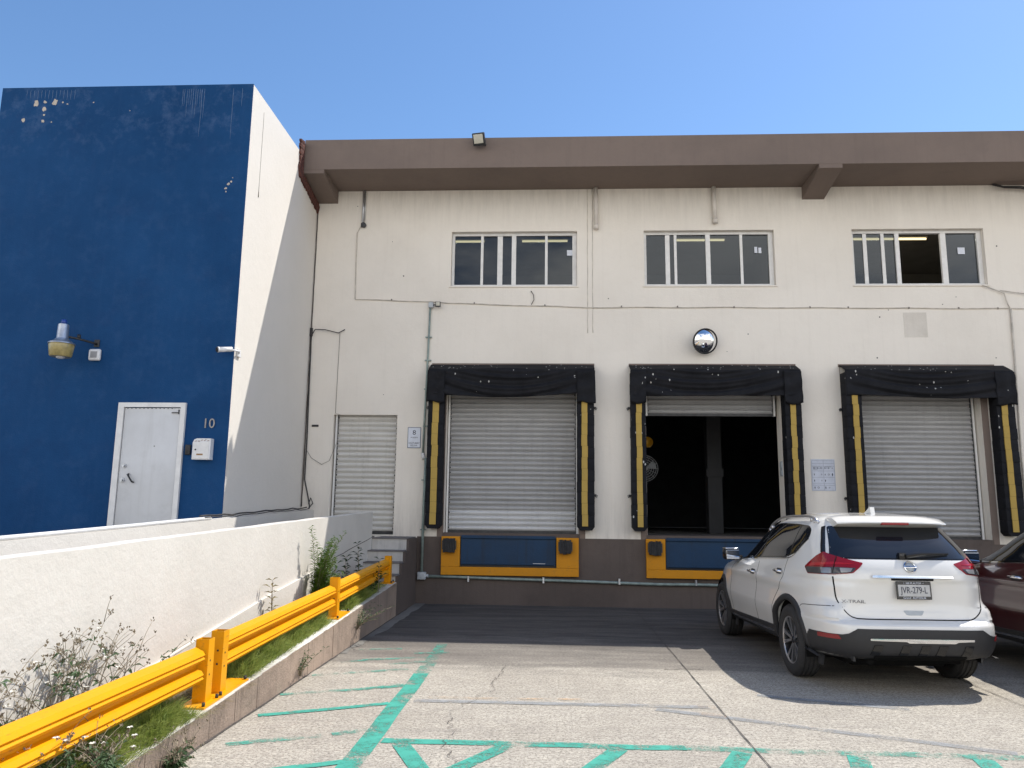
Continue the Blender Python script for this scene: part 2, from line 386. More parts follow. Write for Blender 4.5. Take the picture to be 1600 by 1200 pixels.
def emit(name, col, s):
    m = bpy.data.materials.new(name); m.use_nodes = True; nt = m.node_tree; nt.nodes.clear()
    e = N(nt, 'ShaderNodeEmission'); e.inputs[0].default_value = (*col, 1); e.inputs[1].default_value = s
    o = N(nt, 'ShaderNodeOutputMaterial'); nt.links.new(e.outputs[0], o.inputs[0]); return m
M['tube'] = emit('warm_tube', (1.0, 0.80, 0.42), 1.5)
def window_glass(name, tint):
    m = bpy.data.materials.new(name); m.use_nodes = True; nt = m.node_tree; nt.nodes.clear()
    t = N(nt, 'ShaderNodeBsdfTransparent'); t.inputs[0].default_value = (*tint, 1)
    g = N(nt, 'ShaderNodeBsdfGlossy'); g.inputs['Roughness'].default_value = 0.02; g.inputs[0].default_value = (0.9, 0.95, 1, 1)
    f = N(nt, 'ShaderNodeFresnel'); f.inputs[0].default_value = 1.5
    fm = math_n(nt, 'MULTIPLY', f.outputs[0], 0.92)
    mx = N(nt, 'ShaderNodeMixShader'); nt.links.new(fm, mx.inputs[0]); nt.links.new(t.outputs[0], mx.inputs[1]); nt.links.new(g.outputs[0], mx.inputs[2])
    o = N(nt, 'ShaderNodeOutputMaterial'); nt.links.new(mx.outputs[0], o.inputs[0]); return m
M['pane'] = window_glass('tinted_pane', (0.52, 0.56, 0.60))

def leaf_mat(name, a, b_, rough=0.55):
    m, nt, b = new_mat(name)
    oi = N(nt, 'ShaderNodeNewGeometry')
    c = ramp(nt, noise(nt, pos(nt), 11, 5, 0.7), [(0.3, a), (0.7, b_)])
    nt.links.new(c, b.inputs['Base Color']); b.inputs['Roughness'].default_value = rough; b.inputs['Specular IOR Level'].default_value = 0.3
    tr = N(nt, 'ShaderNodeBsdfTranslucent'); nt.links.new(c, tr.inputs[0])
    mx = N(nt, 'ShaderNodeMixShader'); mx.inputs[0].default_value = 0.3
    nt.links.new(b.outputs[0], mx.inputs[1]); nt.links.new(tr.outputs[0], mx.inputs[2]); nt.links.new(mx.outputs[0], nt.nodes['Material Output'].inputs['Surface'])
    return m
M['grass'] = leaf_mat('fine_grass', (0.13, 0.20, 0.028), (0.40, 0.45, 0.13))
M['grass_dry'] = leaf_mat('dry_grass', (0.16, 0.13, 0.05), (0.30, 0.25, 0.12))
M['leaf'] = leaf_mat('weed_leaf', (0.04, 0.08, 0.03), (0.10, 0.16, 0.07))
M['fern'] = leaf_mat('feathery_leaf', (0.06, 0.13, 0.012), (0.16, 0.26, 0.045))
M['leaf_dark'] = leaf_mat('dark_leaf', (0.016, 0.038, 0.012), (0.04, 0.085, 0.025))
M['stem'] = simple('dry_stem', (0.23, 0.19, 0.13), 0.8, var=0.4, scale=20)
M['petal'] = simple('white_petal', (0.80, 0.78, 0.70), 0.7, var=0.1)

# ------------------------------------------------------------------ the setting
def sheet(name, pts, mat):
    m = MB(); m.poly(pts); o = m.build(name, mat); return struct(o)
# one big sheet of ground, finer near the camera
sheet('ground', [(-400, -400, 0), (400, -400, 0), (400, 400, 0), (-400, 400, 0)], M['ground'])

def kz(y): return max(0.03, 0.18+0.0455*(y-5.0))     # height of the sloping kerb and planter
m = MB(); ys = [-1+i*0.45 for i in range(31)]; ys[-1] = 12.45
for a, b in zip(ys[:-1], ys[1:]):
    m.prism([(a, -0.1), (b-0.004, -0.1), (b-0.004, kz(b)), (a, kz(a))], 0, -2.66, -2.46+random.uniform(-.003, .003))
struct(m.build('kerb', M['kerb_side']))
m = MB()
for i in range(120):
    a = lerp(-1, 12.44, i/120); b = lerp(-1, 12.44, (i+1)/120)
    w0 = -2.462+random.uniform(-.008, .004)
    m.prism([(a, kz(a)+.002), (b, kz(b)+.002), (b, kz(b)+.007), (a, kz(a)+.007)], 0, -2.64, w0)
struct(m.build('kerb_top_paint', M['kerb_top']))
m = MB(); m.prism([(-1, -.1), (12.5, -.1), (12.5, kz(12.5)-.03), (5, kz(5)-.03), (-1, -.01)], 0, -3.1, -2.66)
struct(m.build('planter_soil', M['soil']))
m = MB(); pts = [(-2.46, 9.2)]
for i in range(26):
    y = 9.2+i*0.2; pts.append((-2.46+.07+.10*min(1, (y-9.2)/2.5)+random.uniform(-.03, .03), y))
pts.append((-2.46, 14.2)); m.poly([(p[0], p[1], .004) for p in pts]); struct(m.build('gutter_strip', M['gutter']))
m = MB(); m.prism([(-1, -.1), (14.2, -.1), (14.2, 1.19), (13, 1.19), (-1, .72)], 0, -4.4, -3.25); struct(m.build('access_ramp', M['tread']))
m = MB(); m.box((-14, -1, -.1), (-4.55, 10.79, 1.03)); struct(m.build('raised_walkway', M['tread']))

# painted markings
m = MB()
def wob(a, b, n=8, k=.012):
    return [(lerp(a[0], b[0], i/n)+random.uniform(-k, k), lerp(a[1], b[1], i/n)+random.uniform(-k, k)) for i in range(n+1)]
m.strip(wob((-1.315, 4.2), (-1.33, 8.2), 12, .006), .155, .004)
m.strip(wob((-1.235, 5.86), (0.95, 5.885)), .115, .004)
for a, b, w in (((-1.09, 5.83), (-0.56, 4.6), .13), ((-0.32, 5.82), (-0.98, 4.65), .125), ((0.48, 5.82), (-0.1, 4.6), .135), ((1.34, 5.82), (0.80, 4.6), .14), ((2.13, 5.82), (1.80, 4.6), .14), ((2.98, 5.82), (2.72, 4.6), .14), ((3.9, 5.81), (3.75, 4.6), .14)):
    m.strip([(lerp(a[0], b[0], t/5), lerp(a[1], b[1], t/5)) for t in range(6)], w, .004)
for a, b in (((-2.36, 6.44), (-1.40, 6.94)), ((-2.2, 4.95), (-1.38, 5.36))):
    m.strip(wob(a, b, 6, .008), .085, .0045)
struct(m.build('parking_marking', M['teal']))
m = MB()
m.strip(wob((0.9, 5.885), (6.5, 5.86), 14), .115, .004)
m.strip([(-1.33, 8.2, .004), (-1.335, 8.7, .004), (-1.345, 9.25, .004), (-1.37, 10.0, .004)], [.155, .15, .14, .13])
for a, b in (((-2.30, 5.66), (-1.70, 5.94)), ((-1.62, 5.98), (-1.39, 6.12)), ((-1.6, 7.52), (-1.40, 7.64)), ((-2.44, 7.16), (-1.75, 7.45)), ((-1.75, 7.45), (-1.38, 7.72)), ((-2.4, 7.98), (-1.5, 8.42)), ((-2.1, 8.85), (-1.42, 9.1)), ((-2.3, 8.7), (-1.9, 8.95)), ((-2.3, 9.45), (-1.8, 9.6)), ((-1.75, 8.62), (-1.38, 8.85)), ((-1.6, 9.3), (-1.2, 9.42))):
    m.strip(wob(a, b, 6, .008), .085, .0045)
struct(m.build('faded_parking_marking', M['teal_worn']))
m = MB()
m.strip(wob((-1.2, 7.07), (1.36, 7.09), 10, .006), .105, .004)
m.strip(wob((0.9, 6.98), (3.3, 5.98), 10, .006), .10, .0043)
m.strip(wob((1.9, 7.6), (3.1, 7.2), 6, .006), .1, .004)
struct(m.build('painted_over_marking', M['grey_line']))
m = MB(); m.strip([(1.27, 7.1), (1.42, 7.09)], .085, .0055); m.strip([(1.25, 6.86), (1.45, 6.80)], .10, .0055); m.strip([(2.02, 6.52), (2.1, 6.49)], .07, .0055)
m.strip(wob((-1.1, 7.2), (0.3, 7.26), 10, .02), .05, .005)
struct(m.build('orange_marking', M['orange_line']))
# slab joints and cracks
def jag(a, b, n, k, w0, w1):
    pts = []; ws = []; off = 0
    for i in range(n+1):
        off = off*0.7+random.uniform(-k, k); t = i/n
        dx, dy = b[0]-a[0], b[1]-a[1]; L = math.hypot(dx, dy)
        pts.append((lerp(a[0], b[0], t)-dy/L*off, lerp(a[1], b[1], t)+dx/L*off)); ws.append(random.uniform(w0, w1))
    return pts, ws
m = MB()
for a, b, n, k, w0, w1, z in (((1.445, 14.1), (1.445, 2.5), 90, .003, .006, .013, .0062), ((1.2, 8.70), (1.62, 8.74), 14, .012, .006, .025, .0066), ((1.62, 8.72), (7, 8.66), 40, .008, .003, .010, .0066),
                              ((-0.55, 8.72), (1.2, 8.72), 40, .01, .001, .006, .0066), ((-0.47, 8.72), (-0.56, 7.6), 26, .03, .001, .008, .007), ((-0.56, 7.6), (-0.85, 6.55), 28, .035, .001, .007, .007), ((-0.85, 6.55), (-0.66, 5.4), 26, .035, .001, .007, .007),
                              ((-1.2, 11.4), (1.44, 11.5), 30, .01, .001, .005, .0066), ((4.2, 13.9), (4.2, 3), 60, .003, .006, .012, .0064)):
    p, w = jag(a, b, n, k, w0, w1); m.strip(p, w, z)
p, w = jag((-2.455, 13.5), (-2.455, 3.5), 80, .004, .012, .035); m.strip(p, w, .0075)
struct(m.build('slab_joint', M['crack']))

# ------------------------------------------------------------------ warehouse
wh = thing('warehouse', 'long cream warehouse with taupe roof edge, three windows and loading docks', 'warehouse', (3, 14.2, 0))
def P(o, parent):
    """parent keeping world position (parents are unrotated empties)"""
    o.parent = parent; o.location = o.location - parent.location if parent.rotation_euler.z == 0 else o.location
    return o
def wall_holes(x0, x1, z0, z1, ya, yb, holes):
    xs = sorted({x0, x1} | {h[i] for h in holes for i in (0, 1)}); zs = sorted({z0, z1} | {h[i] for h in holes for i in (2, 3)})
    m = MB(); solid = {}
    for i in range(len(xs)-1):
        for j in range(len(zs)-1):
            cx, cz = (xs[i]+xs[i+1])/2, (zs[j]+zs[j+1])/2
            solid[i, j] = not any(h[0] < cx < h[1] and h[2] < cz < h[3] for h in holes)
    for (i, j), s in solid.items():
        if not s: continue
        a, b, c, d = xs[i], xs[i+1], zs[j], zs[j+1]
        m.poly([(a, ya, c), (b, ya, c), (b, ya, d), (a, ya, d)]); m.poly([(b, yb, c), (a, yb, c), (a, yb, d), (b, yb, d)])
        if not solid.get((i-1, j), False): m.poly([(a, yb, c), (a, ya, c), (a, ya, d), (a, yb, d)])
        if not solid.get((i+1, j), False): m.poly([(b, ya, c), (b, yb, c), (b, yb, d), (b, ya, d)])
        if not solid.get((i, j-1), False): m.poly([(a, yb, c), (b, yb, c), (b, ya, c), (a, ya, c)])
        if not solid.get((i, j+1), False): m.poly([(a, ya, d), (b, ya, d), (b, yb, d), (a, yb, d)])
    bmesh.ops.remove_doubles(m.bm, verts=m.bm.verts[:], dist=1e-5)
    return m
DOCKS = [(-1.98, 0.48), (1.72, 4.18), (5.28, 7.74)]
WINS = [(-1.97, 0.46), (1.74, 4.20), (5.65, 8.07)]
DZ0, DZ1, WZ0, WZ1 = 1.25, 4.0, 5.92, 7.02
SHUT = (-4.12, -2.91, 1.21, 3.42)
holes = [(a, b, DZ0, DZ1) for a, b in DOCKS] + [(a, b, WZ0, WZ1) for a, b in WINS] + [SHUT]
P(wall_holes(XW+.004, 15, -.1, 8.3, D, D+.3, holes).build('wall', M['cream'], recalc=False), wh)
m = MB(); m.box((-2.46, D-.012, -.1), (15, D+.05, 1.19)); P(m.build('plinth_band', M['band']), wh)
m = MB()
m.prism([(13.2, 7.875), (14.215, 7.875), (14.215, 8.40), (24, 8.40), (24, 8.5), (13.2, 8.46)], 0, XW+.03, 15)
P(m.build('roof_slab', M['brown']), wh)
m = MB()
for x0, x1 in ((2.78, 3.0), (6.45, 6.75), (10, 10.2)): m.box((x0, 13.3, 8.455), (x1, 13.5, 8.50))
m.build_parts('roof_stub', M['galv'], wh)
for x0, x1 in ((XW+.02, -4.25), (4.76, 5.17), (13.4, 13.8)):
    m = MB(); m.prism([(13.204, 7.80), (14.21, 7.62), (14.21, 7.88), (13.204, 7.88)], 0, x0, x1); P(m.build('roof_beam', M['brown']), wh)
m = MB(); outer = []; inner = []
for i in range(60):
    t = i/59
    if t < .3: y, z = 12.99, lerp(8.38, 7.84, t/.3); yi, zi = 13.24, max(z, 7.86)
    else: q = (t-.3)/.7; y, z = lerp(13.02, 14.19, q), lerp(7.68, 7.42, q); yi, zi = lerp(13.24, 14.19, q), lerp(7.83, 7.66, q)
    j = random.uniform(-.03, .03); outer.append((y+(j if t < .3 else 0), z+(j if t >= .3 else 0))); inner.append((yi, zi+random.uniform(-.006, .006)))
vo = [[m.bm.verts.new((XW+dx, p[0], p[1])) for p in pl_] for dx, pl_ in ((-.01, outer), (.03, outer), (.055, [((a[0]+b[0])/2+random.uniform(-.02, .02), (a[1]+b[1])/2+random.uniform(-.025, .025)) for a, b in zip(outer, inner)]), (.018, inner))]
for r0, r1 in zip(vo[:-1], vo[1:]):
    for i in range(59): m.bm.faces.new((r0[i], r0[i+1], r1[i+1], r1[i]))
P(m.build('broken_edge', M['brick']), wh)
m = MB()
for x in (0.66, 0.755):
    m.tube([(x+random.uniform(-.004, .004), D-.001, z) for z in [5.0+i*.12 for i in range(25)]], .007, 5)
m.build_parts('wall_seam', M['cable_cream'], wh)
m = MB(); m.box((6.49, D-.003, 4.92), (6.91, D+.01, 5.39)); P(m.build('paint_patch', plaster('patch_paint', (0.67, 0.625, 0.56), (0.50, 0.46, 0.40), amount=0.8)), wh)
m = MB()
for x, z in [(random.uniform(-4.3, 9), random.uniform(3.6, 7.6)) for _ in range(34)]:
    if any(a-.1 < x < b+.1 for a, b in WINS) and z > 5.8: continue
    if any(a-.5 < x < b+.5 for a, b in DOCKS) and z < 4.5: continue
    s = random.uniform(.006, .014); m.cyl((x, D-.003, z), (x, D+.01, z), s, n=7)
m.build_parts('plug_hole', M['dark_metal'], wh)
# interior seen through the open bay and the windows
m = MB()
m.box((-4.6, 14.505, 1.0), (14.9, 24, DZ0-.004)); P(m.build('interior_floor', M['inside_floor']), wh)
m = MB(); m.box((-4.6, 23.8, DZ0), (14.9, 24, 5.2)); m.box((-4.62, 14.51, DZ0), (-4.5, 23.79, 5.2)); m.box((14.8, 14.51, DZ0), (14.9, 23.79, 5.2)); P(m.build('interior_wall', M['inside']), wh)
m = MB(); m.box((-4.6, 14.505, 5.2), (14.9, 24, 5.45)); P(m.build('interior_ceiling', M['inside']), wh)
m = MB(); m.box((-4.6, 19.5, 5.46), (14.9, 19.7, 7.85)); m.box((-4.6, 14.505, 7.80), (14.9, 19.49, 8.1)); m.box((1.0, 14.9, 5.46), (1.12, 19.49, 7.79)); m.box((4.9, 14.9, 5.46), (5.02, 19.49, 7.79)); m.box((-4.6, 14.51, 5.46), (-4.5, 19.4, 7.79)); m.box((14.8, 14.51, 5.46), (14.9, 19.4, 7.79))
P(m.build('office_wall', M['office']), wh)
for x, y, s in ((3.50, 17.0, .15), (-1.5, 18, .15), (8.5, 18, .15)):
    m = MB(); m.box((x-s, y-s, DZ0), (x+s, y+s, 5.19)); m.box((x-s-.03, y-s-.03, 2.45), (x+s+.03, y-s+.02, 2.62)); P(m.build('column', M['pillar']), wh)
# windows
def window(x0, x1, mull, open_=None, stiles=(), sticker=()):
    ya = D+.09; m = MB(); f = .055
    m.box((x0+.004, ya, WZ0+.004), (x1-.004, ya+.07, WZ0+f)); m.box((x0+.004, ya, WZ1-f), (x1-.004, ya+.07, WZ1-.004))
    m.box((x0+.004, ya+.003, WZ0+f), (x0+f, ya+.067, WZ1-f)); m.box((x1-f-.03, ya+.003, WZ0+f), (x1-.004, ya+.067, WZ1-f))
    for x, w in mull: m.box((x-w/2, ya+.006, WZ0+f-.01), (x+w/2, ya+.06, WZ1-f+.01))
    fr = P(m.build('window', M['frame_white']), wh)
    xs = [x0+f]+[x for x, w in mull]+[x1-f-.03]
    for i in range(len(xs)-1):
        if open_ == i: continue
        g = MB(); g.box((xs[i], ya+.030+.012*(i % 2), WZ0+f-.005), (xs[i+1], ya+.034+.012*(i % 2), WZ1-f+.005)); g.build('pane', M['pane'], fr)
    for x, w in stiles:
        s = MB(); s.box((x-w/2, ya+.012, WZ0+.06), (x+w/2, ya+.026, WZ1-.06)); s.build('sash_stile', M['frame_white'], fr)
    for x, z, w, h in sticker:
        s = MB(); s.box((x-w/2, ya+.024, z-h/2), (x+w/2, ya+.028, z+h/2)); s.build('sticker', M['sign_white'], fr)
    m = MB(); m.box((x0-.03, D-.02, WZ0-.025), (x1+.03, D+.088, WZ0-.001)); m.build('window_sill', M['cream'], fr)
    # frame object carries world coords: children inherit the offset once
    for ch in fr.children: ch.location = (0, 0, 0)
    return fr
window(-1.97, .46, [(-1.38, .05), (-.76, .085), (-.13, .05)], None, [(-1.03, .10)], [(.33, 6.62, .12, .11)])
window(1.74, 4.20, [(2.35, .05), (2.97, .085), (3.60, .05)], None, [(2.20, .085)], [(3.88, 6.66, .055, .12), (3.955, 6.65, .055, .11)])
window(5.65, 8.07, [(6.25, .06), (6.52, .075), (7.37, .10)], 2, [(5.92, .07)], [(7.70, 6.62, .13, .13)])
# roller shutters
def shutter(x0, x1, z0, z1, y, pitch, mat, bar=True, lower=0.0):
    m = MB(); n = int(round((z1-z0)/pitch)); prof = []
    for i in range(n):
        jy = random.uniform(-.0035, .0035)
        for k in range(6):
            t = k/6; prof.append((y - .024*math.sin(math.pi*min(1, t*1.2)) +jy if t < .80 else y+.014, z0 + (i+t)*(z1-z0)/n))
    prof.append((y, z1))
    def seg(pr):
        q = MB(); A = [q.bm.verts.new((x0, p[0], p[1])) for p in pr]; B = [q.bm.verts.new((x1, p[0], p[1])) for p in pr]
        A2 = [q.bm.verts.new((x0, p[0]+.012, p[1])) for p in pr]; B2 = [q.bm.verts.new((x1, p[0]+.012, p[1])) for p in pr]
        for i in range(len(pr)-1):
            for a, b in ((A, B), (A2, B2)):
                f = q.bm.faces.new((a[i], b[i], b[i+1], a[i+1])); f.smooth = False
        return q
    k = int(lower/pitch)*6 if lower else 0
    sh = P(seg(prof[k:]).build('roller_shutter', mat), wh)
    if k: seg(prof[:k+1]).build('lower_slats', M['slat_new'], sh)
    if bar:
        b = MB(); b.box((x0, y-.02, z0-.05), (x1, y+.03, z0-.004)); b.build('bottom_bar', M['dark_metal'], sh)
    g = MB()
    for xx in (x0-.035, x1+.002): g.box((xx, y-.05, z0-.05), (xx+.033, y+.05, z1))
    [setattr(o, 'location', (0, 0, 0)) for o in g.build_parts('guide_rail', M['frame_white'], sh)]
    for xx, sg in ((x0+.002, 1), (x1-.002, -1)):      # toothed dark strip of slat ends
        c = MB(); tooth = []
        for i in range(n):
            z = z0+i*(z1-z0)/n; p = (z1-z0)/n; w_ = random.uniform(.014, .03)
            tooth += [(xx+sg*.006, z), (xx+sg*.006, z+p*.3), (xx+sg*w_, z+p*.34), (xx+sg*w_, z+p*.62), (xx+sg*.006, z+p*.66)]
        c.prism([(xx, z0)]+tooth+[(xx+sg*.006, z1), (xx, z1)], 1, y-.027, y+.006); c.build('slat_end', M['dark_metal'], sh)
    return sh
shutter(-1.93, .44, 1.31, 3.98, D+.22, .092, M['slat'], True, .40)
shutter(1.78, 4.10, 3.51, 3.99, D+.24, .092, M['slat'], True)
shutter(5.34, 7.68, 1.31, 3.98, D+.24, .092, M['slat'], True)
shutter(SHUT[0]+.06, SHUT[1]-.01, 1.27, 3.42, D+.12, .098, M['slat_door'], True)
# jamb linings: painted brown strip outside, pale inside
for a, b in DOCKS:
    m = MB(); m.box((a-(.12 if a < 5 else .008), D-.010, 1.19), (a-.003, D+.02, 4.35)); m.box((b+.003, D-.010, 1.19), (b+.12, D+.02, 4.35)); m.box((a-(.3 if a < 5 else .03), D-.010, 4.353), (b+.3, D+.02, 4.41))
    m.build_parts('door_surround', M['brown'], wh)
    m = MB(); m.box((a+.003, D-.002, DZ0+.002), (b-.003, D+.6, DZ0+.014)); m.box((a-.02, D-.016, 1.17), (b+.02, D-.0025, DZ0+.014)); P(m.build('threshold_plate', M['band']), wh)
m = MB(); m.box((4.168, D+.03, 2.35), (4.182, D+.17, 2.62)); m.box((4.155, D+.05, 2.50), (4.17, D+.15, 2.60)); m.box((4.155, D+.05, 2.38), (4.17, D+.15, 2.46)); P(m.build('control_box', M['box_grey']), wh)

# ------------------------------------------------------------------ blue building
bb = thing('office_building', 'tall blue fronted building with white side wall beside the warehouse', 'building', (-6.7, 10.8, 0))
m = MB(); m.box((-8.70, YB+.006, -.1), (XW, 24, 8.16)); P(m.build('side_wall', M['white_wall']), bb)
m = MB(); m.box((-8.71, YB-.005, -.1), (XW-.002, YB+.03, 8.17)); P(m.build('front_wall', M['blue_wall']), bb)
m = MB(); m.tube([(XW+.001, 11.27+random.uniform(-.004, .004), 7.95-i*.12) for i in range(13)], [.004]*11+[.006, .012], 5); P(m.build('wall_crack', M['clip']), bb)
m = MB(); m.box((-8.66, YB+.02, 8.15), (XW-.03, 23.9, 8.18)); P(m.build('roof', M['tread']), bb)
m = MB()
def blob(m, x, z, s, y, n=11, asp=1.0):
    pts = []
    for k in range(n):
        a = 2*math.pi*k/n; r = s*random.uniform(.55, 1.1); pts.append((x+r*math.cos(a), y, z+r*math.sin(a)*asp))
    m.poly(pts)
    q = [(p[0], y+.006, p[2]) for p in pts]
    for k in range(n): m.poly([pts[k], q[k], q[(k+1) % n], pts[(k+1) % n]])
for x, z, s, a in ((-8.13, 7.90, .052, 1.3), (-7.83, 7.91, .05, 1.35), (-7.99, 7.92, .035, .7), (-7.99, 7.80, .035, 1.2), (-7.98, 7.70, .022, .8), (-8.31, 7.62, .035, 1.1), (-7.99, 7.60, .03, 1), (-7.85, 7.58, .014, 1), (-7.7, 7.91, .016, 1), (-7.62, 7.88, .016, .7), (-7.2, 7.9, .012, 1),
                   (-4.98, 6.45, .025, .8), (-4.94, 6.52, .028, .9), (-4.90, 6.56, .018, 1), (-4.97, 6.40, .014, 1), (-4.88, 6.62, .01, 1), (-6.6, 7.75, .01, 1)):
    blob(m, x, z, s, YB-.0075, asp=a)
m.build_parts('peeled_patch', M['bare'], bb, recalc=False)
m = MB()
for x, z0, z1 in [(-5.78+i*.035+random.uniform(-.008, .008), 8.10, random.uniform(7.55, 7.85)) for i in range(11)]+[(-5.47, 8.08, 7.30), (-4.97, 8.1, 7.25), (-4.83, 8.1, 7.8)]+[(-8.3+i*.06, 8.12, random.uniform(7.93, 8.03)) for i in range(14)]:
    m.tube([(x+random.uniform(-.004, .004), YB-.004, lerp(z0, z1, k/6)) for k in range(7)], [.0035, .0045, .004, .004, .0035, .003, .002], 5)
m.build_parts('lime_run', M['lime'], bb)
m = MB(); x0, x1, zt = -6.30, -5.30, 3.15
m.box((x0, YB-.05, 1.03), (x0+.085, YB-.004, zt)); m.box((x1-.07, YB-.05, 1.03), (x1, YB-.004, zt)); m.box((x0+.0855, YB-.05, zt-.065), (x1-.0705, YB-.004, zt))
fr = P(m.build('door_frame', M['frame_white']), bb)
m = MB(); m.box((x0+.095, YB-.03, 1.05), (x1-.08, YB-.006, zt-.077), .004); dr = P(m.build('door', M['door_white'], smooth=True), bb)
m = MB(); m.tube([(-6.06, YB-.03, 2.12), (-6.055, YB-.07, 2.11), (-6.02, YB-.075, 2.06), (-5.985, YB-.07, 2.01), (-5.98, YB-.03, 2.0)], .012, 8); m.build('handle', M['black'], dr)
for x, z, r in ((-6.135, 2.235, .032), (-6.145, 2.03, .036)):
    m = MB(); m.cyl((x, YB-.03, z), (x, YB-.045, z), r, r*.9, 20); m.cyl((x, YB-.045, z), (x, YB-.075, z), r*.55, r*.5, 16); m.build('lock', M['galv'], dr)
m = MB()
for i in range(12): m.box((x0+.13+i*.06, YB-.034, zt-.088), (x0+.145+i*.06, YB-.029, zt-.080))
m.box((x1-.2, YB-.045, 3.0), (x1-.10, YB-.03, 3.012)); m.box((x1-.105, YB-.04, 2.985), (x1-.09, YB-.03, 3.05)); m.cyl((-5.72, YB-.034, 2.52), (-5.72, YB-.029, 2.52), .008, n=8)
[setattr(o, 'location', (0, 0, 0)) for o in m.build_parts('door_fitting', M['dark_metal'], dr)]
for ch in dr.children: ch.location = (0, 0, 0)
# everything under the two building empties was built in world coordinates
# fittings on the blue front
t = thing('security_lamp', 'silver yard lamp with yellowed lens on the blue wall', 'lamp', (-7.0, YB-.005, 4.1))
def at(o, par): o.parent = par; o.location = -Vector(par.location); return o
cx, cy = -7.03, 10.42
m = MB(); m.lathe([(.0, 4.235), (.066, 4.235), (.072, 4.22), (.078, 4.03), (.10, 4.0), (.175, 3.955), (.180, 3.94), (.17, 3.938), (0, 3.938)], Matrix.Translation((cx, cy, 0)), 8 if 0 else 28); at(m.build('housing', M['galv'], smooth=True), t)
m = MB(); m.lathe([(.0, 3.937), (.165, 3.937), (.168, 3.92), (.145, 3.77), (.13, 3.755), (0, 3.755)], Matrix.Translation((cx, cy, 0)), 32); at(m.build('lens', M['amber'], smooth=True), t)
m = MB(); m.lathe([(.06, 3.756), (.055, 3.742), (.03, 3.73), (0, 3.728)], Matrix.Translation((cx, cy, 0)), 20); at(m.build('lens_cap', M['white_plastic'], smooth=True), t)
m = MB(); m.cyl((cx, cy, 4.235), (cx, cy, 4.30), .038, .036, 18); at(m.build('photocell', simple('blue_cap', (.02, .06, .28), .4)), t)
m = MB(); m.tube([(cx+.05, cy+.03, 4.06), (cx+.14, cy+.15, 4.055), (cx+.27, YB-.06, 4.03), (cx+.29, YB-.01, 4.02)], .017, 8); m.box((cx+.25, YB-.02, 3.98), (cx+.33, YB-.004, 4.09), .004); m.cyl((cx+.14, cy+.16, 4.06), (cx+.14, cy+.16, 4.12), .025, n=10); at(m.build('arm', M['dark_metal']), t)
t = thing('square_wall_light', 'small white rounded square light on the blue wall beside the yard lamp', 'light', (-6.74, YB-.005, 3.86))
m = MB(); m.box((-6.83, YB-.065, 3.77), (-6.65, YB-.004, 3.945), .03, seg=4); at(m.build('casing', M['white_plastic'], smooth=True), t)
m = MB(); m.box((-6.79, YB-.069, 3.81), (-6.69, YB-.0655, 3.905), .0015); at(m.build('diffuser', simple('dusty_diffuser', (.30, .30, .31), .5)), t)
t = thing('security_camera', 'white bullet camera on the corner of the blue building', 'camera', (XW, 10.92, 3.92))
m = MB(); m.box((XW+.002, 10.87, 3.86), (XW+.03, 10.98, 3.97), .005); m.tube([(XW+.02, 10.92, 3.92), (XW+.06, 10.83, 3.925), (XW-.02, 10.72, 3.93)], .014, 8); at(m.build('bracket', M['white_plastic']), t)
m = MB(); m.cyl((XW+.0, 10.72, 3.935), (-4.80, 10.60, 3.905), .036, .038, 18); m.cyl((-4.80, 10.60, 3.905), (-4.815, 10.587, 3.902), .042, .042, 18); at(m.build('body', M['white_plastic']), t)
m = MB(); m.cyl((-4.815, 10.587, 3.902), (-4.83, 10.574, 3.899), .037, .034, 18); at(m.build('lens', M['black']), t)
t = thing('house_number', 'weathered metal number 10 above the mailbox', 'number', (-4.95, YB-.005, 2.85))
for ch, x in (('1', -5.0), ('0', -4.905)):
    mm = MB(); me = text_mesh(ch, .20, .008, .95); mm.mesh(me, front_M(x, YB-.012, 2.85)); at(mm.build('digit', M['number'], recalc=False), t)
t = thing('mailbox', 'white metal mailbox with rounded lid on the blue wall', 'mailbox', (-4.99, YB-.005, 2.48))
m = MB(); m.prism([(-5.12, 2.33), (-4.86, 2.33), (-4.86, 2.63), (-5.06, 2.63), (-5.10, 2.615), (-5.12, 2.57)], 1, YB-.11, YB-.004); at(m.build('case', M['white_plastic']), t)
m = MB(); m.box((-5.105, YB-.116, 2.345), (-4.885, YB-.1105, 2.575), .002); at(m.build('door', M['frame_white']), t)
m = MB(); m.box((-5.05, YB-.12, 2.39), (-4.96, YB-.1165, 2.412)); at(m.build('name_plate', simple('brass_plate', (.30, .17, .07), .5)), t)
m = MB(); m.cyl((-5.07, YB-.116, 2.47), (-5.07, YB-.124, 2.47), .011, n=12); at(m.build('lock', M['dark_metal']), t)
m = MB()
for i in range(5): m.tube([(-5.09+i*.045, YB-.113, 2.585+random.uniform(-.01, .02)), (-5.06+i*.045, YB-.113, 2.60+random.uniform(-.01, .02))], .004, 4)
at(m.build('rust_mark', simple('rust', (.25, .09, .05), .9)), t)
t = thing('door_keypad', 'small black keypad between the white door and the mailbox', 'keypad', (-5.22, YB-.005, 2.47))
m = MB(); m.box((-5.265, YB-.035, 2.40), (-5.185, YB-.004, 2.545), .006); at(m.build('case', M['black'], smooth=True), t)
for i in range(3):
    for j in range(4):
        m = MB(); m.box((-5.252+i*.02, YB-.039, 2.415+j*.02), (-5.238+i*.02, YB-.0355, 2.429+j*.02)); at(m.build('button', M['dark_metal']), t)

